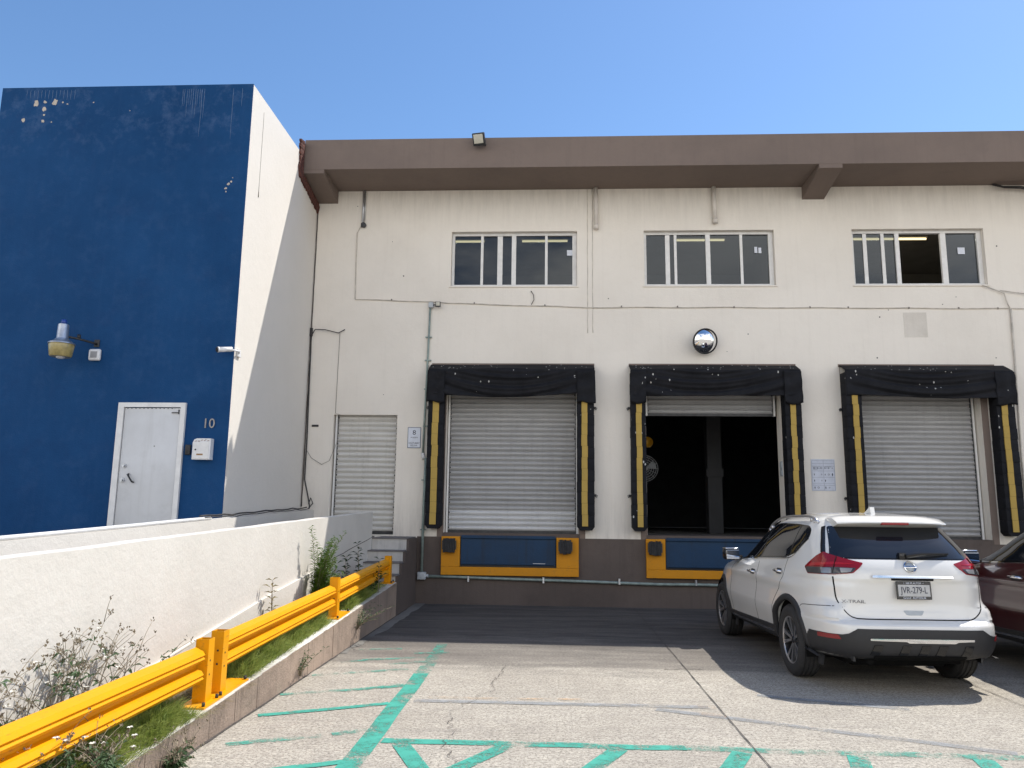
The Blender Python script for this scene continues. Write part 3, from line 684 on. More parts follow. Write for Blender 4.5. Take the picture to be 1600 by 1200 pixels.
# ------------------------------------------------------------------ low walls, steps
def wtop(y): return 1.35+0.0297*(y-4.27)
t = thing('ramp_wall', 'rough white low wall behind the yellow barrier and weeds', 'wall', (-3.17, 6, 0))
m = MB(); ys = [-1+i*(14.35/40) for i in range(41)]
A = [(y, -.05) for y in (ys[0], ys[-1])]
m.prism([(-1, -.05), (13.35, -.05)]+[(y, wtop(y)+random.uniform(-.004, .004)) for y in ys[::-1]], 0, -3.25, -3.1); at(m.build('wall', M['ramp_wall']), t)
m = MB(); m.prism([(3.5, -.05), (10.32, -.05), (10.32, .885), (8.55, .725), (6.2, .455), (4.2, .26), (3.5, .19)], 0, -3.11, -3.07); at(m.build('plinth', M['ramp_wall']), t)
m = MB(); m.tube([(-3.1, 10.32+i*.3, .90+i*.3*.095+random.uniform(-.005, .005)) for i in range(11)], .006, 5); m.tube([(-3.07, 10.1, .2), (-3.069, 10.08, .5), (-3.069, 10.12, .8)], .006, 5); m.tube([(-3.068, 9.75, .2), (-3.068, 9.8, .55)], .007, 5); at(m.build('crack', M['crack']), t)
def btop(y): return 1.37+0.034*(y-6.1)
t = thing('side_ramp_wall', 'white low wall with a conduit on top, in front of the blue building', 'wall', (-4.47, 6, 0))
m = MB(); m.prism([(-1, -.05), (14.195, -.05), (14.195, btop(14.2)), (-1, btop(-1))], 0, -4.55, -4.4); at(m.build('wall', M['ramp_wall']), t)
tag(MB().tube([(-4.425, y, btop(y)+.022+random.uniform(-.003, .003)) for y in [0+i*.55 for i in range(19)]], .021, 8).build('conduit_pipe', M['white_plastic']), 'white conduit lying along the top of the low wall below the blue building', 'conduit')
m = MB(); pts = [(-4.43, 9.6+i*.25, btop(9.6+i*.25)+.05+random.uniform(-.012, .012)) for i in range(18)]; m.tube(pts, .011, 6); m.tube([(p[0]+.02, p[1]+.1, p[2]-.02) for p in pts], .007, 6)
m.tube([(-4.40, 13.9, 1.68), (-4.47, 14.13, 1.72), (-4.52, 14.16, 1.9), (-4.60, 14.165, 2.2), (-4.60, 14.17, 3.0), (-4.615, 14.17, 4.0), (-4.63, 14.17, 5.05)], .013, 6)
m.tube([(-4.45, 14.0, 1.66), (-4.40, 14.1, 1.76), (-4.46, 14.15, 1.86), (-4.50, 14.16, 1.75)], .009, 6)
m.tube([(-4.62, 14.165, 4.95), (-4.55, 14.15, 5.06), (-4.35, 14.15, 5.05), (-4.1, 14.16, 4.99), (-3.98, 14.17, 5.06)], .009, 6)
m.box((-4.655, 14.15, 4.93), (-4.61, 14.195, 5.09))
tag(m.build('power_cable', M['cable_black']), 'black cable running down the corner beside the blue building', 'cable')
m = MB(); m.tube([(-4.64+random.uniform(-.004, .004), D-.004, z) for z in [1.7+i*.2 for i in range(30)]], .011, 5); 
P(m.build('joint_filler', M['crack']), wh)
tag(MB().tube([(-4.08, D-.006, 5.0), (-4.085, D-.006, 4.2), (-4.09, D-.006, 3.45), (-4.0, D-.01, 3.42), (-4.03, D-.01, 2.9), (-4.16, D-.01, 2.55), (-4.3, D-.012, 2.48), (-4.5, D-.02, 2.6), (-4.6, D-.03, 2.75)], .0042, 5).build('thin_wire', M['clip']), 'thin dark wire hanging beside the narrow shutter door', 'wire')
t = thing('concrete_steps', 'worn pale concrete steps up to the narrow shutter', 'steps', (-2.8, 13.3, 0))
st = [(12.50, .63), (12.79, .81), (13.07, .985), (13.36, 1.185)]
m = MB()
for i, (y, z) in enumerate(st):
    y2 = st[i+1][0] if i < 3 else 14.19
    m.box((-3.099, y+.006, -.05 if i == 0 else st[i-1][1]-.05), (-2.50, y2+.005 if i < 3 else 14.19, z-.02))
m.box((-3.099, 13.36, .4), (-2.5, 14.188, 1.0)); m.box((-4.1, 13.36, 1.0), (-3.26, 14.188, 1.10))
at(m.build('riser', M['steps']), t)
for i, (y, z) in enumerate(st):
    y2 = st[i+1][0] if i < 3 else 14.19
    m = MB(); m.box((-3.099, y-.012, z-.02), (-2.485, y2+.004, z), .004); at(m.build('tread', M['tread']), t)
m = MB(); p = [(12.44, -.05), (12.44, .54)]
for i, (y, z) in enumerate(st): p += [(y+.012, (st[i-1][1] if i else .56)-.022), (y+.012, z-.022)]
p += [(14.185, 1.16), (14.185, -.05)]
m.prism(p, 0, -2.499, -2.455); at(m.build('side_wall', M['band']), t)

# ------------------------------------------------------------------ yellow guard rails
RX = -2.59
PROF = [(.0, .270), (.052, .247), (.072, .218), (.058, .205), (.074, .190), (.050, .166), (.008, .152), (.008, .124), (.052, .107), (.072, .078), (.058, .065), (.074, .050), (.050, .024), (.0, .0)]
def rail(label, y0, y1, posts, z0, z1):
    t = thing('guard_rail', label, 'guard rail', (RX, (y0+y1)/2, kz((y0+y1)/2)), group='yellow guard rails on the kerb')
    m = MB(); n = 10; rows = []
    for i in range(n+1):
        y = lerp(y0, y1, i/n); zb = lerp(z0, z1, i/n)
        f = [m.bm.verts.new((RX-.035+px, y, zb+pz)) for px, pz in PROF]; b = [m.bm.verts.new((RX-.041+px, y, zb+pz+.0005)) for px, pz in PROF]
        rows.append((f, b))
    for i in range(n):
        for k in range(len(PROF)-1):
            m.bm.faces.new((rows[i][0][k], rows[i+1][0][k], rows[i+1][0][k+1], rows[i][0][k+1])); m.bm.faces.new((rows[i][1][k], rows[i][1][k+1], rows[i+1][1][k+1], rows[i+1][1][k]))
        for k in (0, len(PROF)-1): m.bm.faces.new((rows[i][0][k], rows[i][1][k], rows[i+1][1][k], rows[i+1][0][k]))
    for i in (0, n):
        for k in range(len(PROF)-1): m.bm.faces.new((rows[i][0][k], rows[i][0][k+1], rows[i][1][k+1], rows[i][1][k]))
    at(m.build('beam', M['rail']), t)
    for y, h, pa, pb in posts:
        z = kz(y)+.012; m = MB(); w = .05; th = .006
        for a, b in (((-w, -w), (w, -w+th)), ((-w, w-th), (w, w)), ((-w, -w+th), (-w+th, w-th)), ((w-th, -w+th), (w, w-th))):
            m.box((RX+a[0], y+a[1], z), (RX+b[0], y+b[1], z+h))
        po = at(m.build('post', M['rail']), t)
        m = MB(); m.box((RX-w+th+.0005, y-w+th+.0005, z+h-.08), (RX+w-th-.0005, y+w-th-.0005, z+h-.035)); m.build('hollow', M['black'], po)  # black plug paints the shade inside the open post top
        m = MB()
        for zz in (.20, .30):
            m.cyl((RX+w+.001, y-.01, z+zz), (RX+w-.001+.004, y-.01, z+zz), .007, n=10); m.cyl((RX+.01, y-w-.003, z+zz+.02), (RX+.01, y-w+.001, z+zz+.02), .008, n=10)
        [setattr(o, 'location', (0, 0, 0)) for o in m.build_parts('bolt', M['dark_metal'], po)]
        m = MB(); m.prism([(pa, kz(pa)+.008), (pb, kz(pb)+.008), (pb, kz(pb)+.022), (pa, kz(pa)+.022)], 0, RX-.09, RX+.10); at(m.build('base_plate', M['rail']), t)
        m = MB()
        for yy in (pa+.03, pb-.03):
            m.cyl((RX+.08, yy, kz(yy)+.02), (RX+.08, yy, kz(yy)+.05), .012, n=6)
        m.build_parts('anchor_bolt', M['dark_metal'], t)
    return t
rail('yellow guard rail nearest the camera, its end plate on the kerb', 2.62, 5.80, [(2.56, .48, 2.4, 2.7), (5.87, .455, 5.70, 5.985)], .322, .362)
rail('middle yellow guard rail, above the thickest grass', 6.19, 9.27, [(6.13, .465, 5.99, 6.52)], .398, .492)
rail('far yellow guard rail ending at the concrete steps', 9.40, 12.31, [(9.34, .46, 9.2, 9.72), (12.36, .41, 12.22, 12.43)], .512, .622)
# ------------------------------------------------------------------ dock shelters and levellers
def curtain_piece(m, fn, nx, nz, th=.02):
    """front sheet fn(u, v) -> point; given thickness towards +Y"""
    F = [[m.bm.verts.new(fn(i/nx, j/nz)) for j in range(nz+1)] for i in range(nx+1)]
    B = [[m.bm.verts.new(Vector(fn(i/nx, j/nz))+Vector((0, th, 0))) for j in range(nz+1)] for i in range(nx+1)]
    for i in range(nx):
        for j in range(nz):
            f = m.bm.faces.new((F[i][j], F[i+1][j], F[i+1][j+1], F[i][j+1])); f.smooth = True
            f = m.bm.faces.new((B[i][j], B[i][j+1], B[i+1][j+1], B[i+1][j])); f.smooth = True
    for i in range(nx):
        for j in (0, nz): m.bm.faces.new((F[i][j], F[i+1][j], B[i+1][j], B[i][j]))
    for j in range(nz):
        for i in (0, nx): m.bm.faces.new((F[i][j], F[i][j+1], B[i][j+1], B[i][j]))
def shelter(idx, label, pl, pr, sl, sr, flapL=True, top=4.40, zb=1.34):
    t = thing('dock_shelter', label, 'dock shelter', ((pl[0]+pr[1])/2, D, 1.3), group='black dock shelters round the loading bays')
    yf = 13.94
    for (a, b), (s0, s1), fl, side in ((pl, sl, flapL, -1), (pr, sr, True, 1)):
        m = MB(); ztop = 4.22
        # segmented foam pad, slightly saggy
        n = 14
        for i in range(n):
            z0 = lerp(zb+.06, ztop, i/n); z1 = lerp(zb+.06, ztop, (i+1)/n); dx = random.uniform(-.0035, .0035)
            m.box((a+dx, yf+random.uniform(-.004, .003), z0+.0005), (b+dx, D-.012, z1-.0003), .005)
        m.prism([(a+.05, zb), (b-.05, zb), (b, zb+.062), (a, zb+.062)], 1, yf+.004, D-.013)
        pad = at(m.build('side_pad', M['vinyl'], smooth=True), t)
        m = MB(); z0 = zb+.07; z1 = 4.03 if not fl else 3.66; k = 11 if fl else 13
        for i in range(k):
            za = lerp(z0, z1, i/k); zc = lerp(z0, z1, (i+1)/k); j = random.uniform(-.006, .006)
            m.box((s0+j, yf-.022+random.uniform(0, .004), za+.0015), (s1+j, yf-.004, zc-.0015))
        at(m.build('yellow_stripe', M['stripe']), t)
        # ragged clips on the outer edge
        m = MB(); xo = a if side < 0 else b
        for z in (3.55, 1.95): 
            m.box((xo-.045 if side < 0 else xo-.005, D-.06, z), (xo+.005 if side < 0 else xo+.045, D-.02, z+.035)); m.tube([(xo, D-.04, z+.01), (xo+side*.05, D-.05, z-.02), (xo+side*.06, D-.05, z+.02)], .008, 5)
        m.build_parts('strap', M['black'], t)
    # head curtain: sloping top, then a sagging skirt
    x0, x1 = pl[0]-.008, pr[1]+.008; ph = idx*1.7
    def head(u, v):
        x = lerp(x0, x1, u); s = v
        sag = math.sin(math.pi*min(1, max(0, u)))
        zt = 4.385-.005*math.sin(7*u+ph); 
        if s < .22:
            q = s/.22; return (x, lerp(D-.013, 13.90, q), lerp(zt, 4.25-.012*math.sin(11*u+ph), q))
        q = (s-.22)/.78
        zl = 3.79-.045*sag-.02*math.sin(5*u+ph)
        z = lerp(4.25-.012*math.sin(11*u+ph), zl, q)
        sw = q-.55*(1-(2*u-1)**2)-.12*math.sin(3*u+ph)      # folds hang in catenaries between the corners
        f = .034*math.sin(13*sw+ph)*sag**.5*min(1, q*2.5) + .016*math.sin(31*sw+2*ph)*sag + .012*math.sin(31*u+ph)*q
        return (x, 13.90-f-.01*q, z)
    m = MB(); curtain_piece(m, head, 60, 34); hc = at(m.build('head_curtain', M['vinyl']), t)
    for (a, b), fl, side in ((pl, flapL, -1), (pr, True, 1)):
        if not fl: continue
        def flap(u, v, a=a, b=b, side=side):
            q = v; x = lerp(a-.015, b+.015, u)+side*.012*q*(1 if (u > .5) == (side > 0) else .4)
            z = lerp(4.22, 3.63+.02*math.sin(6*u+ph), q)
            return (x, 13.875-.012*math.sin(9*u+ph)-.012*math.sin(13*q+ph+2*u), z)
        m = MB(); curtain_piece(m, flap, 10, 16, .05); m.build('corner_flap', M['vinyl'], hc)
    return t
s1 = shelter(0, 'black dock shelter round the closed shutter of the first bay', (-2.29, -2.0), (.45, .76), (-2.205, -2.09), (.53, .635))
shelter(1, 'black dock shelter round the open middle bay, below the round mirror', (1.43, 1.69), (4.18, 4.47), (1.515, 1.615), (4.27, 4.365))
shelter(2, 'black dock shelter of the right bay, with one pad bare to the top', (5.27, 5.54), (7.88, 8.19), (5.37, 5.47), (7.95, 8.05), False)
# loose corner tarpaulin ends of the right shelter
def leveller(label, x0, x1):
    t = thing('dock_leveller', label, 'dock leveller', ((x0+x1)/2, D, .5), group='yellow framed dock levellers below the first two bays')
    w = x1-x0; yf = D-.10
    m = MB(); m.box((x0, yf, .52), (x1, D-.014, .665), .006); m.box((x0, yf, .666), (x0+.34, D-.014, 1.20), .006); m.box((x1-.40, yf, .666), (x1, D-.014, 1.20), .006)
    m.box((x1-.39, yf-.002, .85), (x1-.01, yf+.01, .856))
    at(m.build('frame', M['dock_yellow']), t)
    m = MB(); m.box((x0+.35, yf+.03, .70), (x1-.41, D-.02, 1.195), .008); m.box((x0+.39, yf+.012, .715), (x1-.45, yf+.031, .735)); m.box((x0+.36, yf-.002, 1.17), (x1-.42, yf+.035, 1.225), .008)
    lip = at(m.build('lip_plate', M['dock_blue']), t)
    m = MB(); m.box((x1-.82, yf+.024, .722), (x1-.60, yf+.0295, .742)); m.build('maker_label', M['white_plastic'], lip)
    m = MB(); m.box((x0+.345, yf+.06, .666), (x1-.402, D-.015, .70)); at(m.build('gap', M['black']), t)
    for xa in (x0+.045, x1-.345):
        m = MB()
        for k in range(7): m.box((xa+k*.030, yf-.115+random.uniform(-.01, .006), .925+random.uniform(-.012, .008)), (xa+k*.030+.027, yf-.001, 1.165+random.uniform(-.01, .006)), .003)
        bp = at(m.build('bumper', M['rubber']), t)
        m = MB(); m.box((xa-.02, yf-.09, .97), (xa-.002, yf-.001, 1.13)); m.box((xa+.212, yf-.09, .97), (xa+.23, yf-.001, 1.13)); [setattr(o, 'location', (0, 0, 0)) for o in m.build_parts('bumper_bracket', M['dark_metal'], bp)]
    return t
leveller('yellow framed dock leveller with blue lip below the closed first shutter', -2.0, .48)
leveller('yellow framed dock leveller with blue lip below the open middle bay', 1.68, 4.17)

# ------------------------------------------------------------------ fittings on the warehouse front
t = thing('convex_mirror', 'round convex traffic mirror above the open middle bay', 'mirror', (2.84, D, 4.81))
Mm = Matrix.Translation((2.81, D-.19, 4.80)) @ Matrix.Rotation(R(14), 4, 'Z') @ Matrix.Rotation(R(104), 4, 'X')
m = MB(); r = .225; Rs = .29; prof = []
for i in range(15):
    a = (1-i/14)*math.asin(r/Rs); prof.append((Rs*math.sin(a), Rs*math.cos(a)-Rs*math.cos(math.asin(r/Rs))))
m.lathe(prof, Mm, 48); at(m.build('glass', M['mirror'], smooth=True), t)
m = MB(); m.lathe([(.222, -.02), (.238, -.02), (.241, 0), (.238, .014), (.226, .016), (.222, .004)], Mm, 48); m.lathe([(0, -.03), (.222, -.02), (.222, -.012), (0, -.02)], Mm, 32); at(m.build('rim', M['black'], smooth=True), t)
m = MB(); m.tube([tuple(Mm @ Vector((0, 0, -.02))), (2.85, D-.08, 4.83), (2.86, D-.004, 4.83)], .02, 8); m.box((2.82, D-.012, 4.76), (2.90, D-.001, 4.90)); at(m.build('bracket', M['galv']), t)
def flood(label, name, x, y, z, s, tilt, yaw, arm):
    t = thing(name, label, 'floodlight', (x, y, z))
    Mf = Matrix.Translation((x, y, z)) @ Matrix.Rotation(R(yaw), 4, 'Z') @ Matrix.Rotation(R(tilt), 4, 'X')
    m = MB(); m.box((-.5*s, -.16*s, -.5*s), (.5*s, .16*s, .5*s), .06*s, Mf); at(m.build('housing', M['black'], smooth=True), t)
    m = MB(); m.box((-.38*s, -.185*s, -.30*s), (.38*s, -.155*s, .40*s), .01*s, Mf); at(m.build('lens', simple('floodlight_glass', (.52, .50, .42), .25, var=.1), smooth=True), t)
    m = MB(); m.tube(arm, .012, 6); at(m.build('bracket', M['dark_metal']), t)
flood('black floodlight with pale lens on the taupe roof edge', 'floodlight', -1.36, 13.06, 8.36, .23, 30, -12, [(-1.27, 13.08, 8.33), (-1.24, 13.14, 8.30), (-1.26, 13.198, 8.30)])
flood('tiny black floodlight beside a grey junction box below the left window', 'small_floodlight', -2.19, D-.09, 5.54, .10, 8, 0, [(-2.23, D-.06, 5.54), (-2.30, D-.04, 5.54)])
# conduits and cables
m = MB(); m.box((-2.375, D-.07, 5.485), (-2.285, D-.001, 5.59), .008)
t = thing('vertical_conduit', 'green grey conduit running down beside the sign and the first bay', 'conduit', (-2.35, D, .5))
at(m.build('junction_box', M['box_grey']), t)
m = MB(); m.tube([(-2.345, D-.03, 5.49), (-2.36, D-.03, 4.6), (-2.385, D-.03, 3.5), (-2.40, D-.03, 2.7)], .019, 8); m.tube([(-2.335, D-.075, 2.62), (-2.345, D-.075, 1.7), (-2.35, D-.07, .56)], .026, 8)
for z in (4.9, 4.45, 3.9, 3.2, 2.2, 1.3): m.box((-2.42+.004*(5-z), D-.045, z), (-2.30, D-.002, z+.02))
at(m.build('pipe', M['conduit']), t)
m = MB(); m.tube([(-2.40, D-.03, 2.70), (-2.395, D-.04, 2.66), (-2.37, D-.06, 2.60)], .034, 8); at(m.build('fitting', M['white_plastic']), t)
m = MB(); m.box((-2.42, D-.12, .43), (-2.27, D-.013, .56), .012); m.cyl((-2.27, D-.07, .495), (-2.22, D-.07, .495), .03, n=12); at(m.build('elbow_box', M['box_grey'], smooth=True), t)
t = thing('horizontal_conduit', 'long green grey conduit along the dark base of the docks', 'conduit', (0, D, .46))
m = MB(); m.tube([(-2.24+i*.4, D-.05, .490-.0075*min(i, 10)+random.uniform(-.004, .004)) for i in range(43)], .027, 8)
at(m.build('pipe', M['conduit']), t)
for i in range(12):
    m = MB(); x = -1.5+i*1.35; m.box((x-.015, D-.082, .40), (x+.015, D-.013, .50)); at(m.build('clip', M['galv']), t)
t = thing('wall_cable', 'thin cream cable clipped along the wall below the three windows', 'cable', (0, D, 5.5))
pts = [(-3.71, 7.17), (-3.79, 7.10), (-3.835, 7.0), (-3.83, 6.4), (-3.81, 5.66), (-3.4, 5.655), (-2.9, 5.625), (-2.26, 5.61)]
for i in range(1, 50):
    x = -2.26+i*.26; pts.append((x, 5.60-.1*min(1, (x+2.3)/3.0)-.012*abs(math.sin(x*1.9))-.006*max(0, x-3)))
m = MB(); m.tube([(x, D-.012, z) for x, z in pts], .0095, 6); at(m.build('cable', M['cable_cream']), t)
for x, z in ((-3.1, 5.645), (-1.5, 5.575), (-.15, 5.53), (1.3, 5.505), (2.35, 5.50), (3.4, 5.49), (4.8, 5.485), (5.5, 5.48), (6.6, 5.47), (7.5, 5.465), (8.2, 5.46)):
    m = MB(); m.box((x-.012, D-.022, z-.010), (x+.008, D-.002, z+.022)); at(m.build('clip', M['clip']), t)
t = thing('mast_pipe', 'stained galvanised pipe stub under the roof edge near the blue building', 'pipe', (-3.72, D, 7.5))
m = MB(); m.tube([(-3.735, D-.03, 7.87), (-3.73, D-.03, 7.2)], .021, 8); m.tube([(-3.70, D-.03, 7.87), (-3.695, D-.03, 7.25)], .009, 6); at(m.build('pipe', M['galv']), t)
m = MB(); m.cyl((-3.71, D-.06, 7.16), (-3.71, D-.001, 7.16), .05, n=12); m.box((-3.76, D-.05, 7.12), (-3.68, D-.002, 7.2)); at(m.build('cap', M['dark_metal']), t)
for x, zb, lab in ((.83, 7.07, 'cream drain pipe under the roof edge beside the wall seam'), (3.09, 7.17, 'cream drain pipe under the roof edge above the middle window')):
    t = thing('drain_pipe', lab, 'pipe', (x, D, 7.5), group='drain pipes under the roof edge')
    m = MB(); m.tube([(x-.01, D-.055, 7.872), (x, D-.055, zb+.02)], .042, 12); at(m.build('pipe', M['pvc']), t)
    m = MB(); m.cyl((x, D-.055, zb-.035), (x, D-.055, zb+.06), .047, n=14); at(m.build('end_cap', M['pvc']), t)
t = thing('cable_bundle', 'black cables sagging under the roof edge at the right', 'cable', (8.6, D, 7.8))
m = MB()
for k in range(3): m.tube([(8.25+.02*k, D-.05, 7.90-.02*k), (8.45, D-.10-.02*k, 7.80-.02*k), (8.75, D-.12, 7.79-.025*k+.02*math.sin(k)), (9.3, D-.10, 7.70-.03*k), (10.5, D-.06, 7.66-.02*k)], .016 if k == 0 else .010, 6)
m.build_parts('cable', M['cable_black'], t)
t = thing('window_wire', 'loose wires drooping from the corner of the right window', 'wire', (8.2, D, 5.8))
MB().tube([(7.95, D-.03, 5.9), (8.2, D-.035, 5.80), (8.32, D-.04, 5.74), (8.36, D-.03, 5.58), (8.41, D-.02, 5.47)], .009, 6).tube([(8.25, D-.035, 5.8), (9.2, D-.04, 5.66), (10.4, D-.03, 5.5)], .008, 6).build_parts('wire', M['cable_cream'], t)
tag(MB().tube([(-.42, D-.02, 5.82), (-.37, D-.03, 5.74), (-.36, D-.03, 5.64), (-.41, D-.02, 5.55)], .007, 6).build('short_wire', M['cable_black']), 'short dark wire hanging below the left window', 'wire')
tag(MB().tube([(8.42, D-.025, 5.45), (8.40, D-.025, 4.2), (8.36, D-.025, 2.7), (8.35, D-.025, 1.2)], .016, 8).build('conduit', M['cable_cream']), 'cream conduit down the wall right of the right bay', 'conduit')
m = MB(); m.box((-4.53, D-.012, 3.185), (-4.40, D-.001, 3.225), .003)
for i in range(5): m.box((-4.52+i*.024, D-.015, 3.19), (-4.505+i*.024, D-.0115, 3.22))
tag(m.build('vent_plate', M['dark_metal']), 'tiny dark vent plate left of the narrow shutter', 'vent')
# signs
t = thing('bay_sign', 'white sign with a large 8 beside the first bay', 'sign', (-2.575, D, 3.0))
m = MB(); m.box((-2.70, D-.012, 2.80), (-2.45, D-.001, 3.19), .006); at(m.build('backing', simple('grey_blue_edge', (.13, .16, .22), .5)), t)
m = MB(); m.box((-2.688, D-.0155, 2.812), (-2.462, D-.0125, 3.178)); at(m.build('face', M['sign_white']), t)
m = MB()
for s, z, sz, sx in (('8', 3.085, .125, 1.1), ('ANDEN', 2.995, .034, 1.15), ('VOLSTUBERT', 2.89, .046, .76), ('RELEVA', 2.845, .046, .85)): m.mesh(text_mesh(s, sz, .001, sx), front_M(-2.575, D-.0165, z))
at(m.build('lettering', M['ink'], recalc=False), t)
t = thing('notice_poster', 'white notice with rows of small pictures between two bays', 'poster', (4.88, D, 2.38))
X0, X1, Z0, Z1 = 4.67, 5.09, 2.09, 2.66
m = MB(); m.box((X0, D-.008, Z0), (X1, D-.001, Z1), .001); at(m.build('sheet', M['paper']), t)
m = MB(); yq = D-.0095
def ln(a, b, c, d): m.box((a, yq, c), (b, yq+.002, d))
for z in (Z0+.012, Z0+.10, Z0+.135, Z0+.24, Z0+.355, Z0+.44, Z0+.49, Z1-.03): ln(X0+.015, X1-.01, z, z+.004)
for x in (X0+.012, X0+.215, X1-.014): ln(x, x+.004, Z0+.012, Z1-.03)
for i in range(9):
    ln(X0+.03, X0+.09+.1*random.random(), Z0+.38+.012*i, Z0+.384+.012*i) if i < 5 else ln(X0+.235, X0+.29+.1*random.random(), Z0+.40+.012*(i-5), Z0+.404+.012*(i-5))
at(m.build('ruling', M['ink_soft']), t)
m = MB()
for r_ in (Z0+.06, Z0+.185, Z0+.295, Z0+.41):
    for c_ in range(6):
        if random.random() < .8:
            x = X0+.05+c_*.064; s = random.uniform(.008, .02)
            if random.random() < .3: m.lathe([(s*.8, 0), (s*1.15, 0), (s*1.15, .002), (s*.8, .002)], front_M(x, D-.0085, r_), 14, False)
            else: m.lathe([(0, .003), (s*.6, .003), (s*.6, 0)], front_M(x, D-.0085, r_), 8, False); m.box((x-s*.3, yq, r_-s*1.5), (x+s*.35, yq+.002, r_+s*1.2))
at(m.build('pictogram', M['ink']), t)
# inside the bay
t = thing('wall_fan', 'round fan hanging inside the open middle bay', 'fan', (2.0, 17.0, 2.6))
Mf = Matrix.Translation((2.02, 17.0, 2.62)) @ Matrix.Rotation(R(90), 4, 'X')
m = MB()
for rr in (.28, .24, .19, .14, .09): m.lathe([(rr-.004, .05), (rr, .056), (rr+.004, .05), (rr, .044)], Mf, 36)
for k in range(16):
    a = 2*math.pi*k/16; m.tube([tuple(Mf @ Vector((.05*math.cos(a), .05*math.sin(a), .06))), tuple(Mf @ Vector((.28*math.cos(a), .28*math.sin(a), .05)))], .003, 4)
at(m.build('cage', M['galv']), t)
m = MB()
for k in range(3):
    a = 2*math.pi*k/3+.4; pts = []
    q = [(.05, -.3), (.24, -.42), (.26, .05), (.22, .35), (.05, .3)]
    top = [tuple(Mf @ Vector((r_*math.cos(a+b), r_*math.sin(a+b), .02+.03*b))) for r_, b in q]; m.poly(top); m.poly([(p[0], p[1]+.004, p[2]) for p in top][::-1])
at(m.build('blade', M['box_grey'], recalc=False), t)
m = MB(); m.lathe([(0, .07), (.045, .068), (.06, .04), (.06, -.1), (0, -.1)], Mf, 20); at(m.build('hub', M['white_plastic'], smooth=True), t)
m = MB(); m.tube([(2.02, 17.1, 2.62), (2.0, 17.3, 2.62), (1.98, 17.3, 1.3)], .03, 8); m.cyl((1.98, 17.3, DZ0), (1.98, 17.3, DZ0+.04), .25, n=24); at(m.build('stand', M['dark_metal']), t)
t = thing('dock_light', 'yellow dock lamp above the fan in the open bay', 'lamp', (1.95, 16.9, 3.2))
Mf = Matrix.Translation((2.06, 16.8, 3.17)) @ Matrix.Rotation(R(80), 4, 'X')
m = MB(); m.lathe([(0, -.08), (.05, -.08), (.10, 0), (.12, .05), (.112, .052), (.09, 0), (0, -.05)], Mf, 28); at(m.build('shade', simple('yellow_lamp_shade', (.75, .42, .03), .35), smooth=True), t)
m = MB(); m.tube([(2.06, 16.87, 3.17), (1.9, 16.95, 3.25), (1.5, 16.9, 3.3), (1.3, 14.55, 3.3)], .018, 8); at(m.build('arm', M['dark_metal']), t)
for x0, x1, lab in ((-2.74, -1.54, 'warm ceiling tube at the left end of the left window'), (-.69, .32, 'warm ceiling tube in the right half of the left window'), (2.73, 3.77, 'warm ceiling tube in the middle window'), (6.1, 7.1, 'warm ceiling tube behind the left panes of the right window'), (7.12, 8.1, 'warm ceiling tube in the open part of the right window')):
    t = thing('ceiling_tube', lab, 'ceiling light', ((x0+x1)/2, 16.4, 7.66), group='ceiling lights behind the windows')
    m = MB(); m.tube([(x0, 16.4, 7.62), (x1, 16.4, 7.62)], .022, 8); at(m.build('tube', M['tube']), t)
    m = MB(); m.box((x0-.03, 16.36, 7.65), (x1+.03, 16.44, 7.79)); at(m.build('fixture', M['office']), t)
    la = bpy.data.lights.new('tube_light', 'AREA'); la.shape = 'RECTANGLE'; la.size = x1-x0; la.size_y = .06; la.energy = 9; la.color = (1, .86, .62)
    lo_ = bpy.data.objects.new('tube_light', la); COL.objects.link(lo_); lo_.parent = t; lo_.location = Vector(((x0+x1)/2, 16.4, 7.585))-Vector(t.location)
# ------------------------------------------------------------------ cars
def car_paint(name, col, rough=0.28, dusty=1.0):
    m, nt, b = new_mat(name)
    tcn = N(nt, 'ShaderNodeTexCoord'); n = noise(nt, tcn.outputs['Object'], 3.0, 5, 0.6); o = sep(nt, tcn.outputs['Object'])
    low = N(nt, 'ShaderNodeMapRange'); low.inputs['From Min'].default_value = 0.75; low.inputs['From Max'].default_value = 0.35; nt.links.new(o[2], low.inputs['Value'])
    dust = math_n(nt, 'MULTIPLY', math_n(nt, 'ADD', math_n(nt, 'MULTIPLY', low.outputs[0], 0.30*dusty), 0.05*dusty), ramp(nt, n, [(0.35, 0.2), (0.7, 1.0)]))
    nt.links.new(mix(nt, dust, col, (0.42, 0.37, 0.31)), b.inputs['Base Color'])
    b.inputs['Roughness'].default_value = rough; b.inputs['Coat Weight'].default_value = 1.0; b.inputs['Coat Roughness'].default_value = 0.035
    return m
M['car_white'] = car_paint('pearl_white_paint', (0.72, 0.71, 0.68))
M['car_red'] = car_paint('dark_red_paint', (0.040, 0.0015, 0.004), 0.3, 0.12)
def gloss(name, col, rough, spec=0.5, metal=0.0):
    m, nt, b = new_mat(name); tcn = N(nt, 'ShaderNodeTexCoord')
    n = noise(nt, tcn.outputs['Object'], 9, 4)
    nt.links.new(ramp(nt, n, [(0.3, tuple(c*0.85 for c in col)), (0.7, col)]), b.inputs['Base Color'])
    b.inputs['Roughness'].default_value = rough; b.inputs['Specular IOR Level'].default_value = spec; b.inputs['Metallic'].default_value = metal
    return m
M['car_glass'] = gloss('privacy_glass', (0.012, 0.014, 0.018), 0.02, 0.6)
M['car_trim'] = gloss('grey_black_cladding', (0.028, 0.028, 0.03), 0.55, 0.4)
M['car_gloss'] = gloss('gloss_black_trim', (0.012, 0.012, 0.013), 0.12, 0.5)
M['chrome'] = gloss('bright_chrome', (0.82, 0.83, 0.85), 0.08, 0.5, 1.0)
